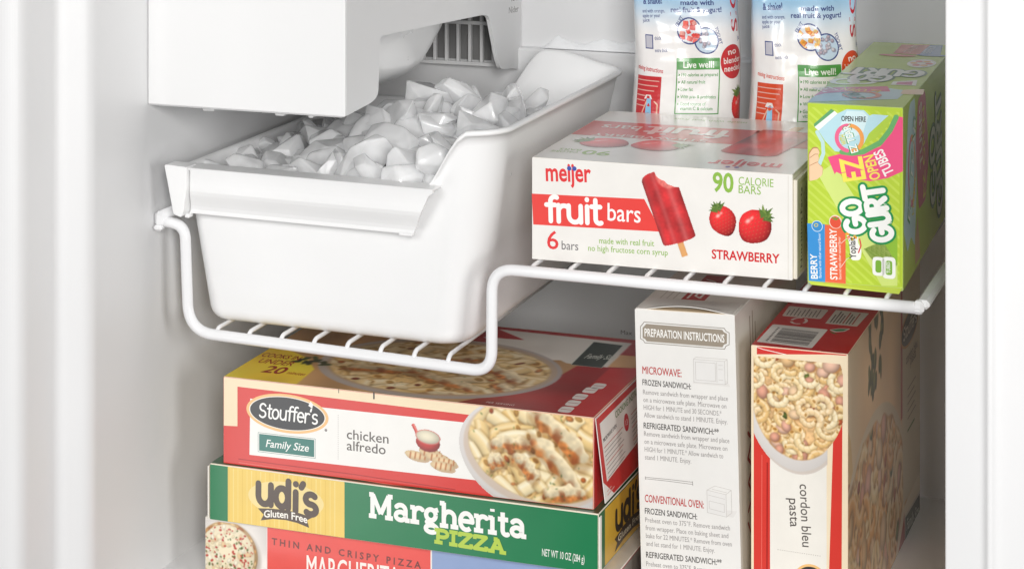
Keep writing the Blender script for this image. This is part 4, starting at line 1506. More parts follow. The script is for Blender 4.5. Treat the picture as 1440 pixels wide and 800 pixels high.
panel(T, 'top_panel', 0.3, 0.3, w - 0.3, d - 0.3, 'C79C6E')
p = Pic(w - 1, d - 1, 1.25, 21, 'CDA070')
p.img *= (.85 + .3 * p.noise(30))[..., None]
l_ = (49.05, 21.59); r_ = (243.08, 111.46)
cx, cy = (l_[0] + r_[0]) / 2 + 2, 78
RX = (r_[0] - l_[0]) / 2
# yellow corner, red side
p.poly([(-5, -5), (62, -5), (58, 40), (40, 66), (-5, 96)], 'FFD83C', tex=.92 + .25 * p.noise(40))
xr = (244.12, 111.84)[0]
p.poly([(xr - 55, -5), (400, -5), (400, 150), (xr + 4, 118), (xr - 4, 60)], '9C1F22', tex=.85 + .3 * p.noise(30))
p.poly([(xr + 30, -5), (400, -5), (400, 170), (xr + 30, 120)], 'C92A2B')
p.poly([(120, 150), (400, 165), (400, 250), (120, 250)], 'B22226')
p.poly([(154.07, 195.61), (270.81, 192.95), (271.88, 121.83), (237.87, 121.82), (188.26, 169.81)], 'E9E4DC')
p.poly([(150, 170), (w - 30, 178), (w - 30, 138), (200, 120)], 'E9E4DC')
p.ell(cx, cy, RX + 1, 78, 0, 'D9CFCB', .15)
p.ell(cx + 1, cy + 1, RX - 4, 73, 0, 'C9B39E', .05)
e_ = ((p.X - cx) / (RX - 7)) ** 2 + ((p.Y - cy) / 69) ** 2
clip = np.clip((1.0 - e_) * 18, 0, 1)
penne_dish(p, clip, 120, 46, 16, 9, ['F3D9A4', 'EFCF92', 'F6E2B6', 'ECC684', 'F4DAA8'],
           chicken=[(70, 30, 40, 13, -8), (110, 60, 62, 18, 10), (170, 44, 64, 18, -24), (200, 80, 60, 18, -40), (140, 100, 64, 18, 20), (90, 92, 50, 16, -30), (186, 16, 50, 14, 4), (216, 40, 36, 14, -60)],
           herbs=70, bits=30, region=(cx - RX, cx + RX, 0, 150), sauce='E8C588')
for k in range(14):
    a, b = (47.45, 61.51)
    p.ell(a + random.uniform(-14, 14), b + random.uniform(-9, 9), random.uniform(3, 6), random.uniform(1.4, 2.6), random.uniform(0, 180), ['31471F', '465E28', '26381B'][k % 3], .3)
p.blur(1)
p.put(T, 'pasta_bowl_picture', 0.5, 0.5, 2)
text(T, 'COOKS IN', (3, 58), (36, 58), 10, 'B4481F', 4, 0.016, name='cooking_time_lettering')
text(T, 'UNDER', (8, 42), (38, 42), 11, 'B4481F', 4, 0.016, name='cooking_time_lettering')
text(T, '20', (22, 20), (40, 20), 17, 'A52A1C', 4, 0.024, name='cooking_time_lettering')
text(T, 'minutes', (43, 22), (58, 22), 7, 'B4481F', 4, 0.01, name='cooking_time_lettering')
g_ = [(243.29, 119.68), (268.50, 119.60), (266.08, 184.71), (240.73, 186.50)]
poly(T, g_, '2E3B36', 4, 'size_tag')
strokes(T, [[tuple(q) for q in g_] + [g_[0]]], 0.7, 'B9C2B8', 5, 'size_tag_border')
a_, b_ = (247.43, 123.21), (264.25, 171.13)
text(T, 'Family Size', (g_[0][0] + 4, g_[0][1] + 20), (g_[1][0] + 2, g_[1][1] + 24), 12, 'D8DCD2', 6, 0.01, shear=0.25, name='size_lettering')
for k, q in enumerate(((275.40, 10.85), (275.54, 27.13), (275.68, 43.73), (277.85, 61.37), (280.67, 73.80))):
    poly(T, [(q[0] - 5, q[1] - 7), (q[0] + 5, q[1] - 7), (q[0] + 5, q[1] + 7), (q[0] - 5, q[1] + 7)], 'EDE6E0', 4, 'nutrition_badge', rad=3.5)
    strokes(T, [[(q[0] - 4, q[1]), (q[0] + 4, q[1])]], 0.8, 'B23A38', 6, 'nutrition_badge_line')
text(T, 'PER SERVING', (xr - 30, 6), (xr - 8, 6), 3.4, 'E9CFCB', 4)
c_ = (118, 186)
ellipse(T, c_, 30, 14, '2A2A2B', 4, 0, 'logo_oval', 48)

# right-hand end: one flap standing proud with cut white edges
panel(S, 'end_panel', 0.3, 0.3, d - 0.3, h - 0.3, 'C9282B')
v = [Vector(q) for q in ((w / 1000 + .0006, 0.0025, h / 1000 - .001), (w / 1000 + .0006, d / 1000 - .002, h / 1000 - .001), (w / 1000 + .0070, d / 1000 - .006, 0.004), (w / 1000 + .0078, 0.0035, 0.0045))]
v += [q + Vector((-0.0005, 0.0, -0.00003)) for q in v]
fl = fix_normals(mesh_obj('end_flap', v, [(0, 1, 2, 3), (4, 7, 6, 5), (0, 4, 5, 1), (1, 5, 6, 2), (2, 6, 7, 3), (3, 7, 4, 0)], card('F2EEE8'), root))
Vd = Vector((-.0068, 0, h / 1000 - .0055)).normalized()
FF = Face(root, (w / 1000 + .0076, 0.0, 0.0045), (0, 1, 0), Vd, (Vd.z, 0, -Vd.x)); FF.part = fl
h2 = h - 6
poly(FF, [(4.0, 0.6), (d - 9, 0.6), (d - 3, h2), (3.0, h2)], 'CC2A2C', 2, 'flap_print')
poly(FF, [(12, 13), (d - 30, 22), (d - 30, h2 - 4), (9, h2 - 5)], 'EFE9E2', 3, 'cooking_panel')
text(FF, 'COOKING INSTRUCTIONS', (46, h2 - 12), (130, h2 - 10), 4.6, '5B7F3A', 5, 0.012)
text(FF, 'MICROWAVE OVEN', (13, h2 - 20), (46, h2 - 18.5), 2.8, '4A4442', 5, 0.012)
for k in range(9):
    strokes(FF, [[(13 + k * .4, h2 - 24 - 3.2 * k), (60 - 3 * (k % 3), h2 - 22.6 - 3.0 * k)]], 0.55, '8C8480' if k % 4 else 'C0483F', 5, 'instruction_line')
    strokes(FF, [[(82, h2 - 20 - 3.2 * k), (150 - 4 * (k % 3), h2 - 17 - 2.6 * k)]], 0.55, '8C8480' if k % 3 else 'C0483F', 5, 'instruction_line')
ellipse(FF, (70, h2 - 22), 6, 6.5, 'C62B38', 5, name='timer_badge')
text(FF, '13', (67.5, h2 - 24), (72.5, h2 - 24), 4, 'F0E4E0', 7)
strokes(FF, [[(10, 6.5), (20, 7.2)], [(10, 3.8), (27, 4.9)]], 0.8, 'E3AFA8', 5, 'small_print_line')

# ------------------------------------------------------------------ gluten free pizza box
root, F, T, S, w, d, h = carton('pizza_box', 'flat green and yellow gluten free pizza box, second in the stack', ((0.0295, -0.003, 0.079), -0.6, 0, 0.316, 0.28, 0.0434), 'EFE7D6')
panel(F, 'front_panel', 0.4, 0.4, w - 0.4, h - 0.8, '157A4B')
poly(F, [(15.78, 42.73), ((114.39, 43.28)[0], h - 0.8), ((114.39, 3.55)[0], 0.5), ((15.78, -0.83)[0], 0.5), ((15.78, -0.83)[0], h - 0.8)][1:], 'EDCB63', 2, 'yellow_field')
for k in range(24):
    x = (16.70, 18.46)[0] + k * 3.9
    strokes(F, [[(x, 1), (x, h - 1.6)]], 0.8 if k % 2 else 0.5, 'F2D987' if k % 3 else 'E6C155', 3, 'printed_stripe', 'butt')
ellipse(F, (65.28, 23.31), 32, 13.5, 'F1DA94', 4, name='logo_glow')
BR = '54453B'
UDI = dict(GLY)
UDI['d'] = (1.0, [A(.45, .5, .35, .47, 0, 360), [(.82, 1.36), (.82, 0)]])
UDI['i'] = (.50, [[(.24, .95), (.24, 0)], [(.24, 1.36), (.25, 1.36)]])
UDI["'"] = (.20, [[(.16, 1.42), (.06, 1.24)]])
glyphs(F, "udi's", (40.50, 16.73), (92.19, 16.08), 15.0, 5.0, BR, 6, font=UDI, name='brand_lettering', lift=[1.2, 0.6, -.6, -.6, -1.4])
rb = [(41.72, 13.89), (53.23, 15.04), (65.28, 15.44), (76.08, 14.62), (87.73, 12.56), (83.25, 9.84), (85.04, 4.39), (74.88, 6.89), (65.28, 7.85), (54.43, 7.31), (44.14, 4.93), (46.57, 9.59)]
poly(F, rb, BR, 6, 'banner')
text(F, 'Gluten Free', (46.87, 7.56), (83.55, 7.61), 5.2, 'F8F4EA', 8, 0.020, arc=1.7, name='banner_lettering')
glyphs(F, 'Margherita', (134.64, 19.18), (260.96, 19.14), 12.2, 3.5, 'F6F5F0', 6, SLAB, 'butt', 'title_lettering')
glyphs(F, 'PIZZA', (187.80, 6.84), (244.83, 5.57), 6.9, 2.9, 'B4CE4C', 7, SLAB, 'butt', 'title_lettering')
text(F, 'NET WT 10 OZ (284 g)', (272.73, 7.87), (305.41, 7.00), 5.2, 'EEF2EA', 4, 0.008)
panel(T, 'top_panel', 0.4, 0.6, w - 0.4, d - 0.4, '1C5B3C')
poly(T, [(6, 0.8), (18, 0.8), (18, 10), (6, 10)], '2C5A2E', 2, 'printed_shape')
strokes(T, [[(1, 0.5), (w - 1, 0.5)]], 0.9, 'F0E9DA', 2, 'cut_edge')
panel(S, 'end_panel', 0.8, 0.4, d - 0.4, h - 0.8, '1B6B41')
poly(S, [(15, 0.8), (d - 20, 0.8), (d - 20, h - 1.6), (15, h - 1.6)], 'DDAF36', 2, 'yellow_field')
glyphs(S, "udi's", (40, 17), (108, 17), 14, 5.2, '2F2621', 5, font=UDI, name='brand_lettering')
poly(S, [(38, 12), (60, 15), (84, 15), (110, 12), (104, 7.5), (110, 2.5), (84, 5), (60, 5), (38, 2.5), (44, 7.5)], '3A2F28', 5, 'banner')
text(S, 'Gluten Free', (46, 7.5), (102, 7.5), 4.6, 'E8DFC8', 7, 0.02, name='banner_lettering')
# thin folded edge at the right end of the front panel and at the left end
for x0 in (-0.0016, w / 1000 + 0.0004):
    v, f = box_geo(x0, x0 + 0.0010, -0.0006, 0.004, 0.001, h / 1000 - 0.002, 0.0003)
    fix_normals(mesh_obj('cut_edge', v, f, card('F3EFE6'), root))

# ------------------------------------------------------------------ thin and crispy pizza box
root, F, T, S, w, d, h = carton('pizza_box', 'red thin and crispy pizza box at the bottom of the stack', ((0.0228, 0.002, 0.0292), 0.3, 0, 0.335, 0.28, 0.0496), 'EDE8DF')
panel(F, 'front_panel', 0.4, 0.4, w - 0.4, h - 1.4, 'E9E4DE')
r0 = (53.46, 47.09)[0]; r1 = (188.17, 47.49)[0]
poly(F, [(r0, 0.6), (r1, 0.6), (r1, h - 1.8), (r0, h - 1.8)], 'E2524A', 2, 'red_field')
poly(F, [(r1 + 1.2, 0.6), (w - 0.8, 0.6), (w - 0.8, h - 1.8), (r1 + 1.2, h - 1.8)], '8CA0C6', 2, 'blue_field')
text(F, 'T H I N   A N D   C R I S P Y   P I Z Z A', (57.25, 35.05), (180.44, 32.15), 5.0, '6E3A36', 5, 0.020)
text(F, 'MARGHERITA', ((86.76, 14.24)[0], h - 36), ((163.18, 18.72)[0], h - 36), 17, 'F4EDE6', 5, 0.010, name='title_lettering')
u0, v0 = 0.6, 0.6
p = Pic(r0 - 1.0, h - 3.0, 2.6, 31, 'E3DED8')
p.img *= (.88 + .2 * p.noise(18))[..., None]
a, b = (19.48, 23.17)
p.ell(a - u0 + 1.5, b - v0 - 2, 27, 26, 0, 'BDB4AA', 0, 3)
p.ell(a - u0, b - v0, 26, 25, 0, 'DDB781', .25, .5)
p.ell(a - u0 - .5, b - v0, 23.5, 22.5, 0, 'EFE3C4', .08, .8)
rng = np.random.default_rng(3)
for k in range(46):
    an = rng.uniform(0, 6.28)
    p.ell(a - u0 + 24.2 * math.cos(an), b - v0 + 23.4 * math.sin(an), rng.uniform(1.2, 2.6), rng.uniform(.6, 1.2), math.degrees(an) + 90, ['B9773E', 'D09A5C', 'E6C690', 'A8622F'][rng.integers(4)], .2, .7)
for k in range(28):
    an, rr = rng.uniform(0, 6.28), 21 * rng.random() ** .5
    p.ell(a - u0 + rr * math.cos(an), b - v0 + rr * math.sin(an), rng.uniform(2, 4.2), rng.uniform(1.4, 2.8), rng.uniform(0, 180), ['F6EFD9', 'F3E6C4', 'E7C79A', 'E2A27C'][rng.integers(4)], .15, 1.2)
for k in range(190):
    an, rr = rng.uniform(0, 6.28), 22 * rng.random() ** .5
    col = ['C8402F', 'C23A2C', 'F5EDD6', 'E9D8B0', '56682F', '5E7038', 'B5332A'][rng.integers(7)]
    s_ = rng.uniform(.5, 1.9) if col[0] in 'FE' else rng.uniform(.4, 1.15)
    p.ell(a - u0 + rr * math.cos(an), b - v0 + rr * math.sin(an), s_ * 1.2, s_ * .8, rng.uniform(0, 180), col, .2, .4)
p.blur(1)
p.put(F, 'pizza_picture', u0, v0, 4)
panel(S, 'end_panel', 0.4, 0.4, d - 0.4, h - 0.8, 'B92A2E')
poly(S, [(1, 20), (d - 8, 20), (d - 8, h - 1.5), (1, h - 1.5)], '8E8880', 2, 'grey_field')
panel(T, 'top_panel', 0.4, 0.4, w - 0.4, d - 0.4, 'D9D2C8')

# ------------------------------------------------------------------ sandwich box standing on end
root, F, T, S, w, d, h = carton('sandwich_box', 'tall white sandwich box with printed preparation instructions, standing on end', ((0.3679, 0.03, 0.0294), 0, -1.5, 0.0757, 0.2, 0.234), 'EFEDE8')
panel(F, 'front_panel', 0.3, 0.3, w - 0.3, h - 0.6, 'E9E7E3')
GY, TX = '9A8F80', '6F6A67'
bn = [(5.89, 222.84), (7.30, 224.71), (67.75, 224.09), (69.03, 222.12), (71.38, 220.99), (71.16, 212.48), (68.74, 211.28), (67.62, 208.99), (7.45, 209.49), (6.14, 211.38), (4.15, 212.29), (4.38, 221.18)]
strokes(F, [bn + [bn[0]]], 0.5, '8C8378', 3, 'banner_border')
ctr = (sum(q[0] for q in bn) / 12, sum(q[1] for q in bn) / 12)
poly(F, [(ctr[0] + (q[0] - ctr[0]) * .95, ctr[1] + (q[1] - ctr[1]) * .84) for q in bn], GY, 4, 'banner')
text(F, 'PREPARATION INSTRUCTIONS', (7.36, 214.38), (67.75, 213.84), 5.6, 'F7F5F0', 6, 0.016, name='heading_lettering')
text(F, 'MICROWAVE:', (5.00, 186.77), (34.71, 186.36), 5.4, 'BE3A38', 4, 0.010, name='heading_lettering')
text(F, 'FROZEN SANDWICH:', (4.78, 178.41), (41.63, 177.86), 4.2, '4E4A48', 4, 0.010, name='heading_lettering')
for k, s_ in enumerate(('Remove sandwich from wrapper and place', 'on a microwave safe plate. Microwave on', 'HIGH for 1 MINUTE and 30 SECONDS.*', 'Allow sandwich to stand 1 MINUTE. Enjoy.')):
    L_ = (119.5, 117, 110, 118)[k]
    text(F, s_, ((5.04, 171.70)[0] + .10 * k, (5.04, 171.70)[1] - 5.62 * k), ((5.04, 171.70)[0] + L_ * .537, (5.04, 171.70)[1] - 5.62 * k), 3.5, '9A9593', 4, 0.0)
text(F, 'REFRIGERATED SANDWICH:**', (4.88, 146.80), (61.74, 146.50), 4.2, '4E4A48', 4, 0.010, name='heading_lettering')
for k, s_ in enumerate(('Remove sandwich from wrapper and place', 'on a microwave safe plate. Microwave on', 'HIGH for 1 MINUTE.* Allow sandwich to', 'stand 1 MINUTE. Enjoy.')):
    L_ = (120, 117, 111, 66)[k]
    text(F, s_, ((5.01, 141.18)[0] + .1 * k, (5.01, 141.18)[1] - 5.72 * k), ((5.01, 141.18)[0] + L_ * .537, (5.01, 141.18)[1] - 5.72 * k), 3.5, '9A9593', 4, 0.0)
strokes(F, [[(5.14, 110.90), (22.76, 110.91), (41.04, 110.47)], [(5.11, 109.85), (22.72, 109.60), (41.00, 108.91)], [(5.15, 111.42), (5.26, 109.34)], [(41.05, 110.99), (41.14, 108.15)]], 0.35, '8C8682', 4, 'divider_line')
text(F, 'CONVENTIONAL OVEN:', (4.39, 92.84), (49.02, 92.13), 5.4, 'BE3A38', 4, 0.010, name='heading_lettering')
text(F, 'FROZEN SANDWICH:', (4.17, 84.22), (43.82, 83.57), 4.2, '4E4A48', 4, 0.010, name='heading_lettering')
for k, s_ in enumerate(('Preheat oven to 375\u00b0F. Remove sandwich', 'from wrapper. Place on baking sheet and', 'bake for 22 MINUTES.* Remove from oven', 'and let stand for 1 MINUTE. Enjoy.')):
    L_ = (119, 116.5, 121, 97)[k]
    text(F, s_, ((4.33, 78.03)[0] + .1 * k, (4.33, 78.03)[1] - 5.75 * k), ((4.33, 78.03)[0] + L_ * .537, (4.33, 78.03)[1] - 5.75 * k), 3.5, '9A9593', 4, 0.0)
text(F, 'REFRIGERATED SANDWICH:**', (4.25, 52.17), (61.39, 52.08), 4.2, '4E4A48', 4, 0.010, name='heading_lettering')
for k, s_ in enumerate(('Preheat oven to 375\u00b0F. Remove sandwich', 'from wrapper. Place on baking sheet and')):
    text(F, s_, ((4.25, 45.92)[0], (4.25, 45.92)[1] - 5.7 * k), ((4.25, 45.92)[0] + 63, (4.25, 45.92)[1] - 5.7 * k), 3.5, '9A9593', 4, 0.0)
m0 = (44.02, 183.43); m1 = (67.39, 200.11)
x0, y0, x1, y1 = m0[0], m0[1], m1[0], m1[1]
poly(F, [(x0 - 1, y0 - 1), (x1 + 4, y0 - 1.6), (x1 + 1, y0 + 3), (x0, y0 + 2)], 'E2DFDB', 2, 'sketch_shade')
poly(F, [(x0, y0), (x1, y0), (x1, y1), (x0, y1)], 'E6E4E1', 3, 'oven_sketch')
strokes(F, [[(x0, y0), (x1, y0), (x1, y1), (x0, y1), (x0, y0)], [(x0, y1), (x0 + 2, y1 + 1.6), (x1 + 2, y1 + 1.6), (x1 + 2, y0 + 1.4), (x1, y0)], [(x1, y1), (x1 + 2, y1 + 1.6)],
            [(x0 + 1.5, y0 + 1.8), (x1 - 7, y0 + 1.8), (x1 - 7, y1 - 1.8), (x0 + 1.5, y1 - 1.8), (x0 + 1.5, y0 + 1.8)], [(x1 - 6, y0 + 1), (x1 - 6, y1 - 1)],
            [(x1 - 4.6, y1 - 3), (x1 - 1.4, y1 - 3)], [(x1 - 4.6, y1 - 6), (x1 - 1.4, y1 - 6)], [(x1 - 4.6, y0 + 3), (x1 - 1.4, y0 + 3)]], 0.32, 'C9C5C0', 5, 'oven_sketch_line')
m0 = (51.72, 89.49); m1 = (65.98, 105.76)
x0, y0, x1, y1 = m0[0], m0[1], m1[0], m1[1]
poly(F, [(x0, y0), (x1 + 5, y0 - 2), (x1 + 8, y0 + 3), (x0, y0 + 3)], 'E2DFDB', 2, 'sketch_shade')
poly(F, [(x0, y0), (x1, y0 - 2), (x1, y1 - 2), (x0, y1)], 'E6E4E1', 3, 'toaster_sketch')
strokes(F, [[(x0, y0), (x1, y0 - 2), (x1, y1 - 2), (x0, y1), (x0, y0)], [(x0, y1), (x0 + 6, y1 + 3.5), (x1 + 4, y1 + 1.5), (x1, y1 - 2)], [(x1 + 4, y1 + 1.5), (x1 + 4, y0 + 1.5), (x1, y0 - 2)],
            [(x0 + 1.5, y0 + 3), (x1 - 1.5, y0 + 1.2), (x1 - 1.5, y0 + 7), (x0 + 1.5, y0 + 8.6), (x0 + 1.5, y0 + 3)], [(x0 + 1, y1 - 3.5), (x1 - 1, y1 - 5.4)],
            [(x0 + 4, y1 + 1), (x1 + .5, y1 - .6)]], 0.32, 'C9C5C0', 5, 'toaster_sketch_line')
panel(T, 'top_panel', 0.3, 0.6, w - 0.3, d - 0.3, 'ECE8E0')
poly(T, [(26, 34), (44, 34), (44, 110), (26, 110)], 'B8272D', 3, 'red_label')
strokes(T, [[(30, 38), (30, 60), (34, 66), (34, 46), (39, 40), (39, 64)], [(30, 72), (38, 72), (38, 90), (30, 96)]], 1.8, 'F1E6E0', 5, 'label_mark')
for k in range(3):
    strokes(T, [[(10 + 5 * k, 34), (10 + 5 * k, 90)]], 0.7, 'B9B2AA', 3, 'small_print_line')
# top closure flap arching away from the front panel
grid = []
for r in range(3):
    row = []
    for c in range(25):
        t = c / 24
        up_ = 0.0036 * math.sin(math.pi * max(0, min(1, (t - .1) / .85))) if r == 0 else (0.0012 * math.sin(math.pi * t) if r == 1 else 0.0002)
        row.append((0.0015 + (w / 1000 - .003) * t, (-0.0004, 0.010, 0.030)[r], h / 1000 + 0.0006 + up_))
    grid.append(row)
slab('top_flap', grid, (0, 0, -0.0005), card('F1EEE8'), root)
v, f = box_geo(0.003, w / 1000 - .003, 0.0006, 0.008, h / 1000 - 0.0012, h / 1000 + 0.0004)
mesh_obj('flap_shade_board', v, f, card('CDB89A'), root)  # kraft board strip; its tone stands in for shade under the arched flap
panel(S, 'side_panel', 0.3, 0.3, d - 0.3, h - 0.6, 'EDE9E2')
strokes(S, [[(26, 84), (40, 92), (28, 104), (42, 112), (28, 122), (42, 132), (30, 140)], [(50, 88), (60, 100), (48, 112), (62, 126), (50, 138)]], 3.0, 'A8323A', 3, 'script_mark')
strokes(S, [[(24, 76), (32, 66), (48, 64), (62, 78)]], 2.2, 'A8323A', 3, 'swash_line')
strokes(S, [[(44, 186), (44, 222)], [(52, 190), (52, 224)], [(60, 186), (60, 214)]], 1.6, '7A4A3A', 3, 'small_print_line')

# ------------------------------------------------------------------ second pasta box, standing on its long edge
root, F, T, S, w, d, h = carton('pasta_meal_box', 'tall red cordon bleu pasta box standing on edge at lower right', ((0.4496, 0.03, 0.0292), 0.3, 0, 0.0707, 0.317, 0.2158), 'F2E4CC')
panel(F, 'front_panel', 0.3, 0.3, w - 0.3, h - 0.3, 'F1DFC0')
xa, xb, xc, xd = (2.08, 105.45)[0], (14.13, 106.86)[0], (55.31, 111.67)[0], (65.81, 112.90)[0]
poly(F, [(xa, 1), (xb + 2, 1), (xb + 2, (7.33, 157.40)[1]), (xa, (2.08, 167.12)[1])], 'D63A30', 2, 'red_cloth')
strokes(F, [[(xb - 2.5, 1), (xb - 2, (9.94, 132.02)[1])]], 1.0, 'A5231F', 3, 'tablecloth_fold')
strokes(F, [[(xb - 6.5, 1), (xb - 6, (9.94, 137.15)[1])]], 0.7, 'E66257', 3, 'tablecloth_fold')
poly(F, [(xb, 1), (xc, 1), (xc, (54.02, 182.70)[1]), (xb, (14.13, 163.25)[1])], 'EDE9E0', 3, 'label_panel')
poly(F, [(xc, 1), (xd, 1), (xd + 1, (66.33, 197.65)[1]), (xc + 6, (66.33, 197.65)[1])], 'D63A30', 3, 'red_cloth')
u0, v0 = xa, (22.99, 126.31)[1]
p = Pic(w - 3.5 - u0, h - 7.5 - v0, 2.6, 41)
cx, cy = 29.0, 52.0
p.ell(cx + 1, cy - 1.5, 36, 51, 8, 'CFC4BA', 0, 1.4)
p.ell(cx, cy, 35, 50, 8, 'EFE9E4', .1)
e_ = ((p.X - cx - 4) / 35) ** 2 + ((p.Y - cy - 6) / 48) ** 2
clip = np.clip((1.0 - e_) * 18, 0, 1)
clip = np.maximum(clip, (p.Y > 60).astype(float) * (p.X < 63 + 8 * (p.noise(6) - .5)))
p.a = np.maximum(p.a * (p.X < 54), clip)


def curly_dish(p, clip, n, seed, cols, x0, x1, y0, y1, s=1.0, sauce='E6BC86'):
    """ruffled elbows with ham, peas and crumbs"""
    rng = np.random.default_rng(seed)
    nz = p.noise(5) * .5 + p.noise(1.6) * .5
    full = (slice(0, p.H), slice(0, p.W))
    p.put_px(full, np.ones((p.H, p.W)), rgb(sauce)[None, None] * (.78 + .4 * nz)[..., None], clip)
    for k in range(n):
        x, y = rng.uniform(x0, x1), rng.uniform(y0, y1)
        t = rng.random()
        if t < .26:
            ry_ = 2.4 * s * rng.uniform(.7, 1.3)
            p.ell(x + .5, y - .6, ry_ * 1.25, ry_, 0, 'B9824E', 0, 1.2, clip)
            p.ell(x, y, ry_ * rng.uniform(1.0, 1.4), ry_, rng.uniform(0, 180), ['EDB49C', 'E8A88E', 'F0C4AA', 'F2CFA6', 'EFC48E'][rng.integers(5)], .3, .8, clip)
        elif t < .29:
            p.ell(x, y, 1.9 * s, 1.3 * s, rng.uniform(0, 180), ['6E7F3A', '586A30'][rng.integers(2)], .4, .4, clip)
        elif t < .33:
            p.ell(x, y, 1.3 * s, 1.0 * s, rng.uniform(0, 180), ['BF5A34', 'A9442B'][rng.integers(2)], .3, .4, clip)
        else:
            col = cols[rng.integers(len(cols))]
            a0 = rng.uniform(0, 360)
            rr = rng.uniform(2.4, 3.8) * s
            W_ = rng.uniform(2.0, 3.0) * s
            segs = 5
            for j in range(segs):
                a = R(a0 + j * 38)
                p.tube(x + rr * math.cos(a), y + rr * math.sin(a), rr * .95, W_ * (1 + .12 * (j % 2)), a0 + j * 38 + 90, .1, col, j == segs - 1, clip, hi=.45, dark=.35)


curly_dish(p, clip, 200, 8, ['F4D9A4', 'F0CC8E', 'F7E3B8', 'EEC583', 'F5D7A6'], 0, 66, 0, 110, 1.8)
p.blur(1)
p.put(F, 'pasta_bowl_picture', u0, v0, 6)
a_, b_ = (35.71, 119.59), (37.78, 74.93)
text(F, 'cordon bleu', a_, b_, 6.8, '5A5450', 5, 0.004, name='flavour_lettering')
a_, b_ = (27.93, 108.47), (28.97, 88.15)
text(F, 'pasta', a_, b_, 6.8, '5A5450', 5, 0.004, name='flavour_lettering')
q0, q1 = (19.87, 70.66), (50.42, 69.38)
for k in range(20):
    t = k / 19
    strokes(F, [[(q0[0] + (q1[0] - q0[0]) * t, q0[1] - 0.8 * t), (q0[0] + (q1[0] - q0[0]) * t + .3, q0[1] - 0.8 * t)]], 0.5, 'B6B0A8', 5, 'dotted_line')
c_ = (43.73, 48.15)
ellipse(F, c_, 13.5, 15, 'F0C07E', 5, 0, 'logo_border', 48)
ellipse(F, c_, 12, 13.2, '363638', 6, 0, 'logo_oval', 48)
# lid edge with its lifted white cut line
poly(F, [(4.5, h - 6.2), (w - 14, h - 1.4), (w - 1, h - 1.0), (w - 1, h - 0.4), (4.5, h - 0.6)], 'D23A34', 7, 'lid_overlap')
strokes(F, [[(3.8, h - 0.8), (9, h - 2.2), (26, h - 4.4)]], 0.5, 'F6F0E8', 8, 'cut_edge')
panel(T, 'top_panel', 0.3, 0.4, w - 0.3, d - 0.4, 'CB2A2C')
g_ = [(2.08, 8.91), (43.34, 5.54), (44.56, 58.22), (2.82, 58.82)]
poly(T, g_, 'EFEBE5', 3, 'barcode_label', rad=2)
rb_ = random.Random(2)
y_ = 10.0
g0, g1, g3 = Vector(g_[0]), Vector(g_[1]), Vector(g_[3])
eu = (g1 - g0); ev = (g3 - g0)
t = .10
while t < .86:
    wd_ = rb_.choice((.010, .018, .03))
    a0 = g0 + eu * .22 + ev * t; a1 = g0 + eu * .90 + ev * t
    poly(T, [tuple(a0), tuple(a1), tuple(a1 + ev * wd_), tuple(a0 + ev * wd_)], '2A2626', 5, 'barcode_bar')
    t += wd_ + rb_.choice((.010, .016, .026))
strokes(T, [[tuple(g0 + eu * .15 + ev * (.1 + .08 * k)), tuple(g0 + eu * .15 + ev * (.14 + .08 * k))] for k in range(10)], 1.6, '3A3636', 5, 'barcode_digit', 'butt')
for k in range(3):
    a = 90 + 120 * k
    c_ = (19.23, 73.98)
    strokes(T, [ell_pts(c_, 5.5, 8.5, 0, 8, a, a + 80)], 2.2, 'E8D6CE', 4, 'recycling_arrow')
poly(T, [(45.49, 57.54), (51.69, 63.80), (59.84, 65.67), (57.33, 56.67), (50.78, 52.33)], 'F1ECE4', 4, 'leaf_outline', rad=1.5)
poly(T, [(46.64, 57.13), (51.99, 62.28), (58.60, 63.80), (56.09, 57.64), (51.36, 54.76)], '2E8A55', 5, 'leaf', rad=1)
poly(T, [(46.41, 53.00), (49.90, 51.42), (53.91, 47.22), (49.94, 48.62)], '2E8A55', 5, 'leaf')
g_ = [(4.09, 83.37), (33.59, 84.31), (34.17, 112.26), (3.25, 113.32)]
poly(T, g_, 'DDD2C6', 3, 'small_print_label', rad=2.5)
for k in range(9):
    a0 = Vector(g_[0]) + (Vector(g_[1]) - Vector(g_[0])) * (.10 + .095 * k)
    ev = (Vector(g_[3]) - Vector(g_[0]))
    strokes(T, [[tuple(a0 + ev * .12), tuple(a0 + ev * (.6 + .25 * ((k * 7) % 3) / 2))]], 0.8, '6A5E58', 5, 'small_print_line')
g_ = [(39.26, 73.79), (63.22, 73.00), (65.02, 112.41), (39.30, 114.08)]
poly(T, g_, 'DFD6CA', 3, 'small_print_label')
for k in range(8):
    a0 = Vector(g_[0]) + (Vector(g_[1]) - Vector(g_[0])) * (.12 + .10 * k)
    ev = (Vector(g_[3]) - Vector(g_[0]))
    strokes(T, [[tuple(a0 + ev * .10), tuple(a0 + ev * (.65 + .25 * ((k * 5) % 3) / 2))]], 1.0, 'B23A36' if k in (4, 7) else '5E544E', 5, 'small_print_line')
panel(S, 'side_panel', 0.3, 0.3, d - 0.3, h - 0.3, 'D9B284')
p = Pic(d - 1, h - 1, 1.4, 51, 'EBC598')
p.img *= (.9 + .2 * p.noise(45))[..., None]
zz_ = np.clip(p.X / 60, 0, 1)[..., None]
p.img = p.img * zz_ + rgb('F3DDB8') * (1 - zz_)
# cream cloth edge and dark red spice streak near the front
p.poly([(0, 108), (12, 100), (34, 112), (20, 118), (0, 122)], 'B4553A', tex=.8 + .4 * p.noise(5))
p.poly([(0, 122), (20, 118), (10, 150), (0, 160)], 'E9C384')
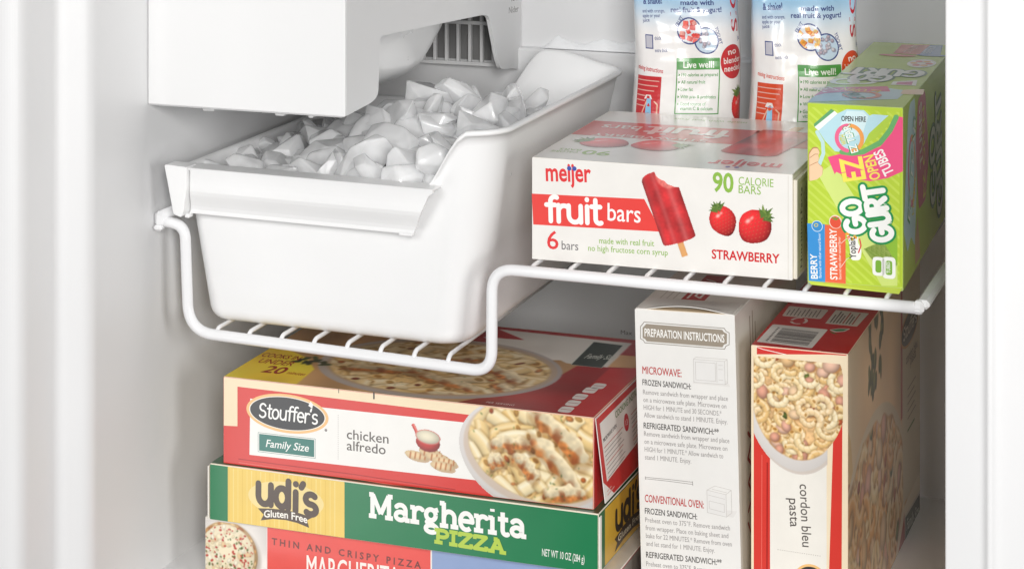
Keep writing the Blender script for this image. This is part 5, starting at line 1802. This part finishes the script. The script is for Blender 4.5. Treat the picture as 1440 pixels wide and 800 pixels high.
# dish rim and pasta
xb_ = (232.69, 94.26)[0]
p.ell(100, 22, 158, 122, 0, 'F0DCBC', .1)
e_ = ((p.X - 100) / 152) ** 2 + ((p.Y - 20) / (116 + 16 * (p.noise(18) - .5))) ** 2
clip = np.clip((1 - e_) * 16, 0, 1)
curly_dish(p, clip, 250, 17, ['F3CB8C', 'EFB978', 'F7DBA6', 'EFAE66', 'F5D29C'], 0, 260, 0, 142, 4.4, 'DE9C60')
for k in range(26):
    a, b = (110.99, 184.81)
    p.ell(a + random.uniform(-30, 30), b + random.uniform(-24, 34), random.uniform(3.5, 6), random.uniform(6, 9), random.uniform(-20, 20), ['6B6F35', '57602C', '80803F', '4A5026'][k % 4], .5, .6)
# back strip: red line, cream label
r0_, r1_ = (208.04, 192.72), (234.74, 116.15)
xs_ = r1_[0]
p.poly([(xs_ - 2, 30), (400, 30), (400, 230), (xs_ - 8, 230), (xs_ - 8, 110)], 'D6C6A8')
p.poly([(xs_ - 14, 102), (xs_ - 6, 102), (xs_ - 6, 230), (xs_ - 14, 230)], 'B5262A')
a, b = (166.65, 3.87), (229.27, 17.02)
p.poly([(a[0], a[1] - 30), (b[0] - 4, b[1] + 10), (400, b[1] + 18), (400, -10), (a[0] - 20, -10)], 'E6D6BC')
p.poly([(a[0] + 5, a[1] - 30), (b[0] + 4, b[1]), (b[0] + 8, b[1] + 6), (b[0] + 10, 10), (400, 14), (400, -10), (a[0], -10)], 'A52327')
p.poly([(b[0] + 10, 12), (400, 18), (400, -10), (b[0], -10)], 'A52327')
p.blur(1)
p.put(S, 'pasta_dish_picture', 0.5, 0.5, 2)
a, b = (239.55, 10.04), (314.69, -0.10)
poly(S, [(a[0], a[1] - 14), (b[0] + 2, b[1] - 14), (b[0] + 2, b[1] + 16), (a[0], a[1] + 10)], 'C9BFAE', 4, 'size_tag_border')
poly(S, [(a[0] + 2.5, a[1] - 11.5), (b[0] - .5, b[1] - 11.5), (b[0] - .5, b[1] + 13.5), (a[0] + 2.5, a[1] + 7.5)], '35403A', 5, 'size_tag')
text(S, 'Family Size', (a[0] + 8, a[1] - 5), (b[0] - 6, b[1] - 2), 9, 'C9CEC4', 7, 0.01, shear=0.2, name='size_lettering')
c_ = (263.96, 167.49)
ellipse(S, c_, 44, 14.5, 'C9924E', 4, 0, 'logo_border', 48)
ellipse(S, c_, 40, 12.5, '2C2B2B', 5, 0, 'logo_oval', 48)
glyphs(S, "Stouffer's", (c_[0] - 32, c_[1] - 4), (c_[0] + 34, c_[1] - 4), 7.0, 1.8, 'D9CFC0', 7, name='brand_lettering')
text(S, 'cordon bleu', (246.46, 140.64), ((246.46, 140.64)[0] + 56, (246.46, 140.64)[1]), 8.0, '5A4C40', 4, 0.006, name='flavour_lettering')
text(S, 'pasta', ((267.50, 127.83)[0], (246.46, 134.84)[1]), ((267.50, 127.83)[0] + 28, (246.46, 134.84)[1]), 8.0, '5A4C40', 4, 0.006, name='flavour_lettering')
for k in range(5):
    strokes(S, [[((253.42, 123.00)[0], (253.42, 118.34)[1] - 6 * k), ((253.42, 123.00)[0] + 40 - 6 * (k % 2), (253.42, 118.34)[1] - 6 * k)]], 1.2, '8A7660', 4, 'small_print_line')
strokes(S, [[(253.42, 84.54), ((253.42, 84.54)[0] + 34, (253.42, 84.54)[1])]], 2.0, '5E7A44', 4, 'small_print_line')

# ================================================================== smoothie pouches behind the fruit bars
SA, ST, SE = 0.0455, 0.031, 2.7
tab = []
acc = 0.0
prev = None
for k in range(0, 361):
    a = R(-90 + (k - 180))       # full turn starting at the back
    ca, sa_ = math.cos(a), math.sin(a)
    x = SA * math.copysign(abs(ca) ** (2 / SE), ca); y = ST * math.copysign(abs(sa_) ** (2 / SE), sa_)
    if prev is not None:
        acc += math.hypot(x - prev[0], y - prev[1])
    prev = (x, y)
    tab.append((acc, x, y))
half = tab[180][0]
TU = np.array([(t[0] - half) * 1000 for t in tab]); TXX = np.array([t[1] for t in tab]); TYY = np.array([t[2] for t in tab])


def pouch(label, loc_, yaw, fruit, dark_, seed):
    root = thing('smoothie_pouch', label, 'food pouch', loc_, (0, 0, R(yaw)), 'smoothie pouches behind the fruit bar box')
    H = 232.0

    def shape(u, v):
        t = v / H
        kw = 1.0 - 0.055 * math.sin(math.pi * min(1, max(0, (v - 70) / 130))) + 0.02 * math.cos(v / 23 + seed)
        kt = (1 - sst(0.45, 1.0, t)) * 0.97 + 0.03
        kt *= 0.75 + 0.25 * sst(0, 0.18, t)
        x = float(np.interp(u, TU, TXX)); y = float(np.interp(u, TU, TYY))
        wr = (0.0015 if seed < 1.5 else 0.0021) * mnoise.noise((u * .045 + seed * 9, v * .03, seed)) + 0.0005 * mnoise.noise((u * .02, v * .16, seed * 3.1))
        return Vector((x * kw + 0.0010 * math.sin(v / 17 + seed), y * kt - wr * 1.6, v / 1000))

    def fn(u, v, h_):
        p0 = shape(u, v)
        if h_ == 0:
            return p0
        du = shape(u + .8, v) - shape(u - .8, v); dv = shape(u, v + .8) - shape(u, v - .8)
        n = du.cross(dv).normalized()
        return p0 + n * (h_ / 1000)
    nu, nv = 120, 76
    V, Fc, ink = [], [], []
    sky, white, deep = np.array(lin('9CC9E8')), np.array(lin('F3F1EF')), np.array(lin('5C93CC'))
    for j in range(nv + 1):
        vv = H * j / nv
        for i in range(nu):
            uu = TU[0] + (TU[-1] - TU[0]) * i / nu
            V.append(shape(uu, vv))
            t = sst(136, 176, vv + 5 * mnoise.noise((uu * .05, 0, seed)))
            c = white * (1 - t) + sky * t
            t2 = sst(180, 215, vv)
            ink.append(c * (1 - t2) + deep * t2)
    for j in range(nv):
        for i in range(nu):
            i2 = (i + 1) % nu
            Fc.append((j * nu + i, j * nu + i2, (j + 1) * nu + i2, (j + 1) * nu + i))
    Fc.append(tuple(range(nu))[::-1]); Fc.append(tuple(nv * nu + i for i in range(nu)))
    m, nt, b = base_mat('pouch_film') if 'pouch' not in MATS else (MATS['pouch'], None, None)
    if nt:
        at_ = nt.nodes.new('ShaderNodeAttribute'); at_.attribute_name = 'ink'
        nt.links.new(at_.outputs['Color'], b.inputs['Base Color'])
        b.inputs['Roughness'].default_value = 0.32
        b.inputs['Coat Weight'].default_value = 0.6
        b.inputs['Coat Roughness'].default_value = 0.12
        add_bump(nt, b, 30, 0.0025, 2, 220, 0.00008)
        MATS['pouch'] = m
    body = mesh_obj('pouch_body', V, Fc, m, root, True)
    at_ = body.data.color_attributes.new('ink', 'FLOAT_COLOR', 'POINT')
    at_.data.foreach_set('color', np.concatenate([np.array(ink), np.ones((len(ink), 1))], 1).astype(np.float32).ravel())
    fix_normals(body)
    # top seal
    v, f = box_geo(-SA * .98, SA * .98, -0.0012, 0.0012, H / 1000 - .001, H / 1000 + .012, 0.0003)
    fix_normals(mesh_obj('top_seal', v, f, card('5C93CC'), root))
    G = BagFace(root, fn); G.part = body
    NV = '3B4A86'

    def U(px):
        return (px - 979) * .60 + 8.5

    def Vv(py):
        return 73 + (160 - py) * .60
    P = lambda x, y: (U(x), Vv(y))
    text(G, 'made with', P(956.5, 10.6), P(1005, 10.6), 4.0, NV, 3, 0.022)
    text(G, 'real fruit & yogurt!', P(942, 20), P(1016.5, 20), 4.0, NV, 3, 0.022)
    # two round photographs
    for (c_, kind) in ((P(991, 57.8), 1), (P(967.5, 45), 0)):
        ellipse(G, c_, 10.8, 10.8, NV, 3 + 2 * (1 - kind), name='picture_rim', n=36)
        q = Pic(20.6, 20.6, 3.0, seed * 5 + kind)
        rr = np.hypot(q.X - 10.3, q.Y - 10.3)
        q.a = np.clip((10.1 - rr) * 2, 0, 1)
        q.img[:] = rgb('C9DCEC' if kind else 'E4E9EE')
        rng = np.random.default_rng(int(seed * 3 + kind))
        for k in range(20 if kind else 13):
            x, y = rng.uniform(2, 18.5, 2)
            if kind:
                q.ell(x + .3, y - .4, 1.7, 1.5, 0, '9FA6BC', 0, .5, q.a)
                q.ell(x, y, 1.6, 1.4, rng.uniform(0, 90), ['D9CCD6', 'E6E0E6', 'C9B6C2'][rng.integers(3)], .35, .4, q.a)
            else:
                cx, cy, s_ = x, y, rng.uniform(2.0, 3.2)
                an = rng.uniform(0, 1.5)
                pts = [(cx + s_ * math.cos(an + i * 1.57) * 1.1, cy + s_ * math.sin(an + i * 1.57) * .9) for i in range(4)]
                q.poly([(a + .4, b - .5) for a, b in pts], dark_, q.a)
                q.poly(pts, fruit[rng.integers(len(fruit))], q.a, tex=.85 + .3 * q.noise(1.5))
        q.put(G, 'fruit_picture' if not kind else 'yogurt_picture', c_[0] - 10.3, c_[1] - 10.3, 5 + 2 * (1 - kind))
    text(G, 'FRUIT', P(951, 40), P(960, 27.5), 3.0, NV, 3, 0.014)
    text(G, 'YOGURT', P(1004, 40), P(1009.5, 63), 3.0, NV, 3, 0.014)
    # green fact table
    GR = '4E9A48'
    x0, x1, y0, y1 = U(948), U(1008.5), Vv(157), Vv(81.5)
    strokes(G, [[(x0, y0), (x1, y0), (x1, y1), (x0, y1), (x0, y0)]], 0.9, GR, 3, 'table_border')
    fine_rect(G, x0, Vv(96.5), x1, y1, GR, 4, 'table_heading', 2.0)
    text(G, 'Live well!', P(956.8, 94), P(1000.6, 94), 5.2, 'F2F5EC', 6, 0.016)
    for k, (s_, yy, L_) in enumerate((('190 calories as prepared', 105.5, 52), ('All natural fruit', 115.6, 34), ('Low fat', 125.6, 17), ('With pre- & probiotics', 135.8, 50), ('Good source of', 145.8, 36), ('vitamin C & calcium', 152, 46))):
        if k < 5:
            poly(G, [P(950.5, yy), P(953.2, yy - 2), P(950.5, yy - 4)], GR, 3, 'bullet')
        text(G, s_, P(954.4, yy), P(954.4 + L_, yy), 2.7, GR, 3, 0.014)
    # badge at the right edge
    c_ = (U(1026) + 3.0, Vv(87))
    ellipse(G, c_, 12.5, 14, dark_, 3, name='badge', n=36)
    text(G, 'no', (c_[0] - 5, c_[1] + 5.5), (c_[0] + 4, c_[1] + 6.5), 5, 'F6ECE6', 5, 0.014)
    text(G, 'blender', (c_[0] - 9.5, c_[1] - 1.5), (c_[0] + 10, c_[1] - .5), 4.8, 'F6ECE6', 5, 0.014)
    text(G, 'needed', (c_[0] - 9, c_[1] - 8), (c_[0] + 9, c_[1] - 7), 4.8, 'F6ECE6', 5, 0.014)
    text(G, 'SIO', (c_[0] + 9.5, c_[1] + 24), (c_[0] + 9.5, c_[1] + 62), 9, 'C8283A', 3, 0.012)
    text(G, 'ju', (c_[0] + 7.5, c_[1] + 17), (c_[0] + 11.5, c_[1] + 17), 4, NV, 3)
    q = Pic(26, 44, 2.2, seed + 70)
    berry_leafy(q, 13, 18, 10.5, 15, 12)
    q.put(G, 'fruit_picture', c_[0] - 3, c_[1] - 57, 3)
    # left flank: mixing instructions
    ul = -27.0
    text(G, '& shake!', (ul - 12, Vv(10.5)), (ul + 6, Vv(9)), 5.2, NV, 3, 0.022)
    for k, s_ in enumerate(('and with orange,', 'apple or your', 'juice')):
        text(G, s_, (ul - 13, Vv(22 + 6.4 * k)), (ul + (8, 4, -6)[k], Vv(20.5 + 6.4 * k)), 2.8, NV, 3, 0.008)
    fine_rect(G, ul - 11, Vv(70), ul - 3.5, Vv(51), NV, 3, 'measure_box', 1.5)
    fine_rect(G, ul - 10.2, Vv(68.6), ul - 4.3, Vv(52.4), 'C3C2CC', 5, 'measure_box', 1.5)
    text(G, 'thick', (ul - 2, Vv(58)), (ul + 4, Vv(57)), 2.9, NV, 3, 0.006)
    text(G, 'extra thick', (ul - 2, Vv(74)), (ul + 9, Vv(73)), 2.9, NV, 3, 0.006)
    text(G, 'mixing instructions', (ul - 20, Vv(98)), (ul + 5, Vv(102)), 3.6, dark_, 3, 0.014)
    fine_rect(G, ul - 20, Vv(162), ul + 4.0, Vv(107), dark_, 3, 'instruction_panel', 2.0)
    for k in range(6):
        strokes(G, [[(ul - 19, Vv(113 + 7 * k)), (ul + (2, 1, -2, -10, -10, -10)[k], Vv(113.5 + 7 * k))]], 0.8, 'E3B4A8', 5, 'small_print_line')
    poly(G, [(ul - 9, Vv(158)), (ul - 3.5, Vv(158)), (ul - 4.2, Vv(138)), (ul - 8, Vv(138))], '8CC4E4', 5, 'cup_drawing')
    poly(G, [(ul - 10.5, Vv(139)), (ul - 3.0, Vv(139)), (ul - 4.5, Vv(133)), (ul - 9, Vv(133))], 'EFE7E2', 6, 'cup_lid_drawing')
    strokes(G, [[(ul - 12, Vv(158)), (ul - 9.5, Vv(148)), (ul - 8, Vv(142))], [(ul + 1.5, Vv(158)), (ul + 1.8, Vv(146)), (ul - 1, Vv(142))]], 1.1, 'E8B79C', 6, 'hand_drawing')
    return root


pouch('white smoothie pouch with strawberry red panels behind the fruit bar box', (0.3380, 0.262, 0.2968), 17, ['E0463C', 'E9665A', 'F0A79C', 'D83A34'], 'C9272F', 1.0)
pouch('white smoothie pouch with orange panels behind the lime green box', (0.4388, 0.260, 0.2968), 20, ['F0A23C', 'F4B85C', 'E98F2E', 'F7CB80'], 'D9481F', 2.0)
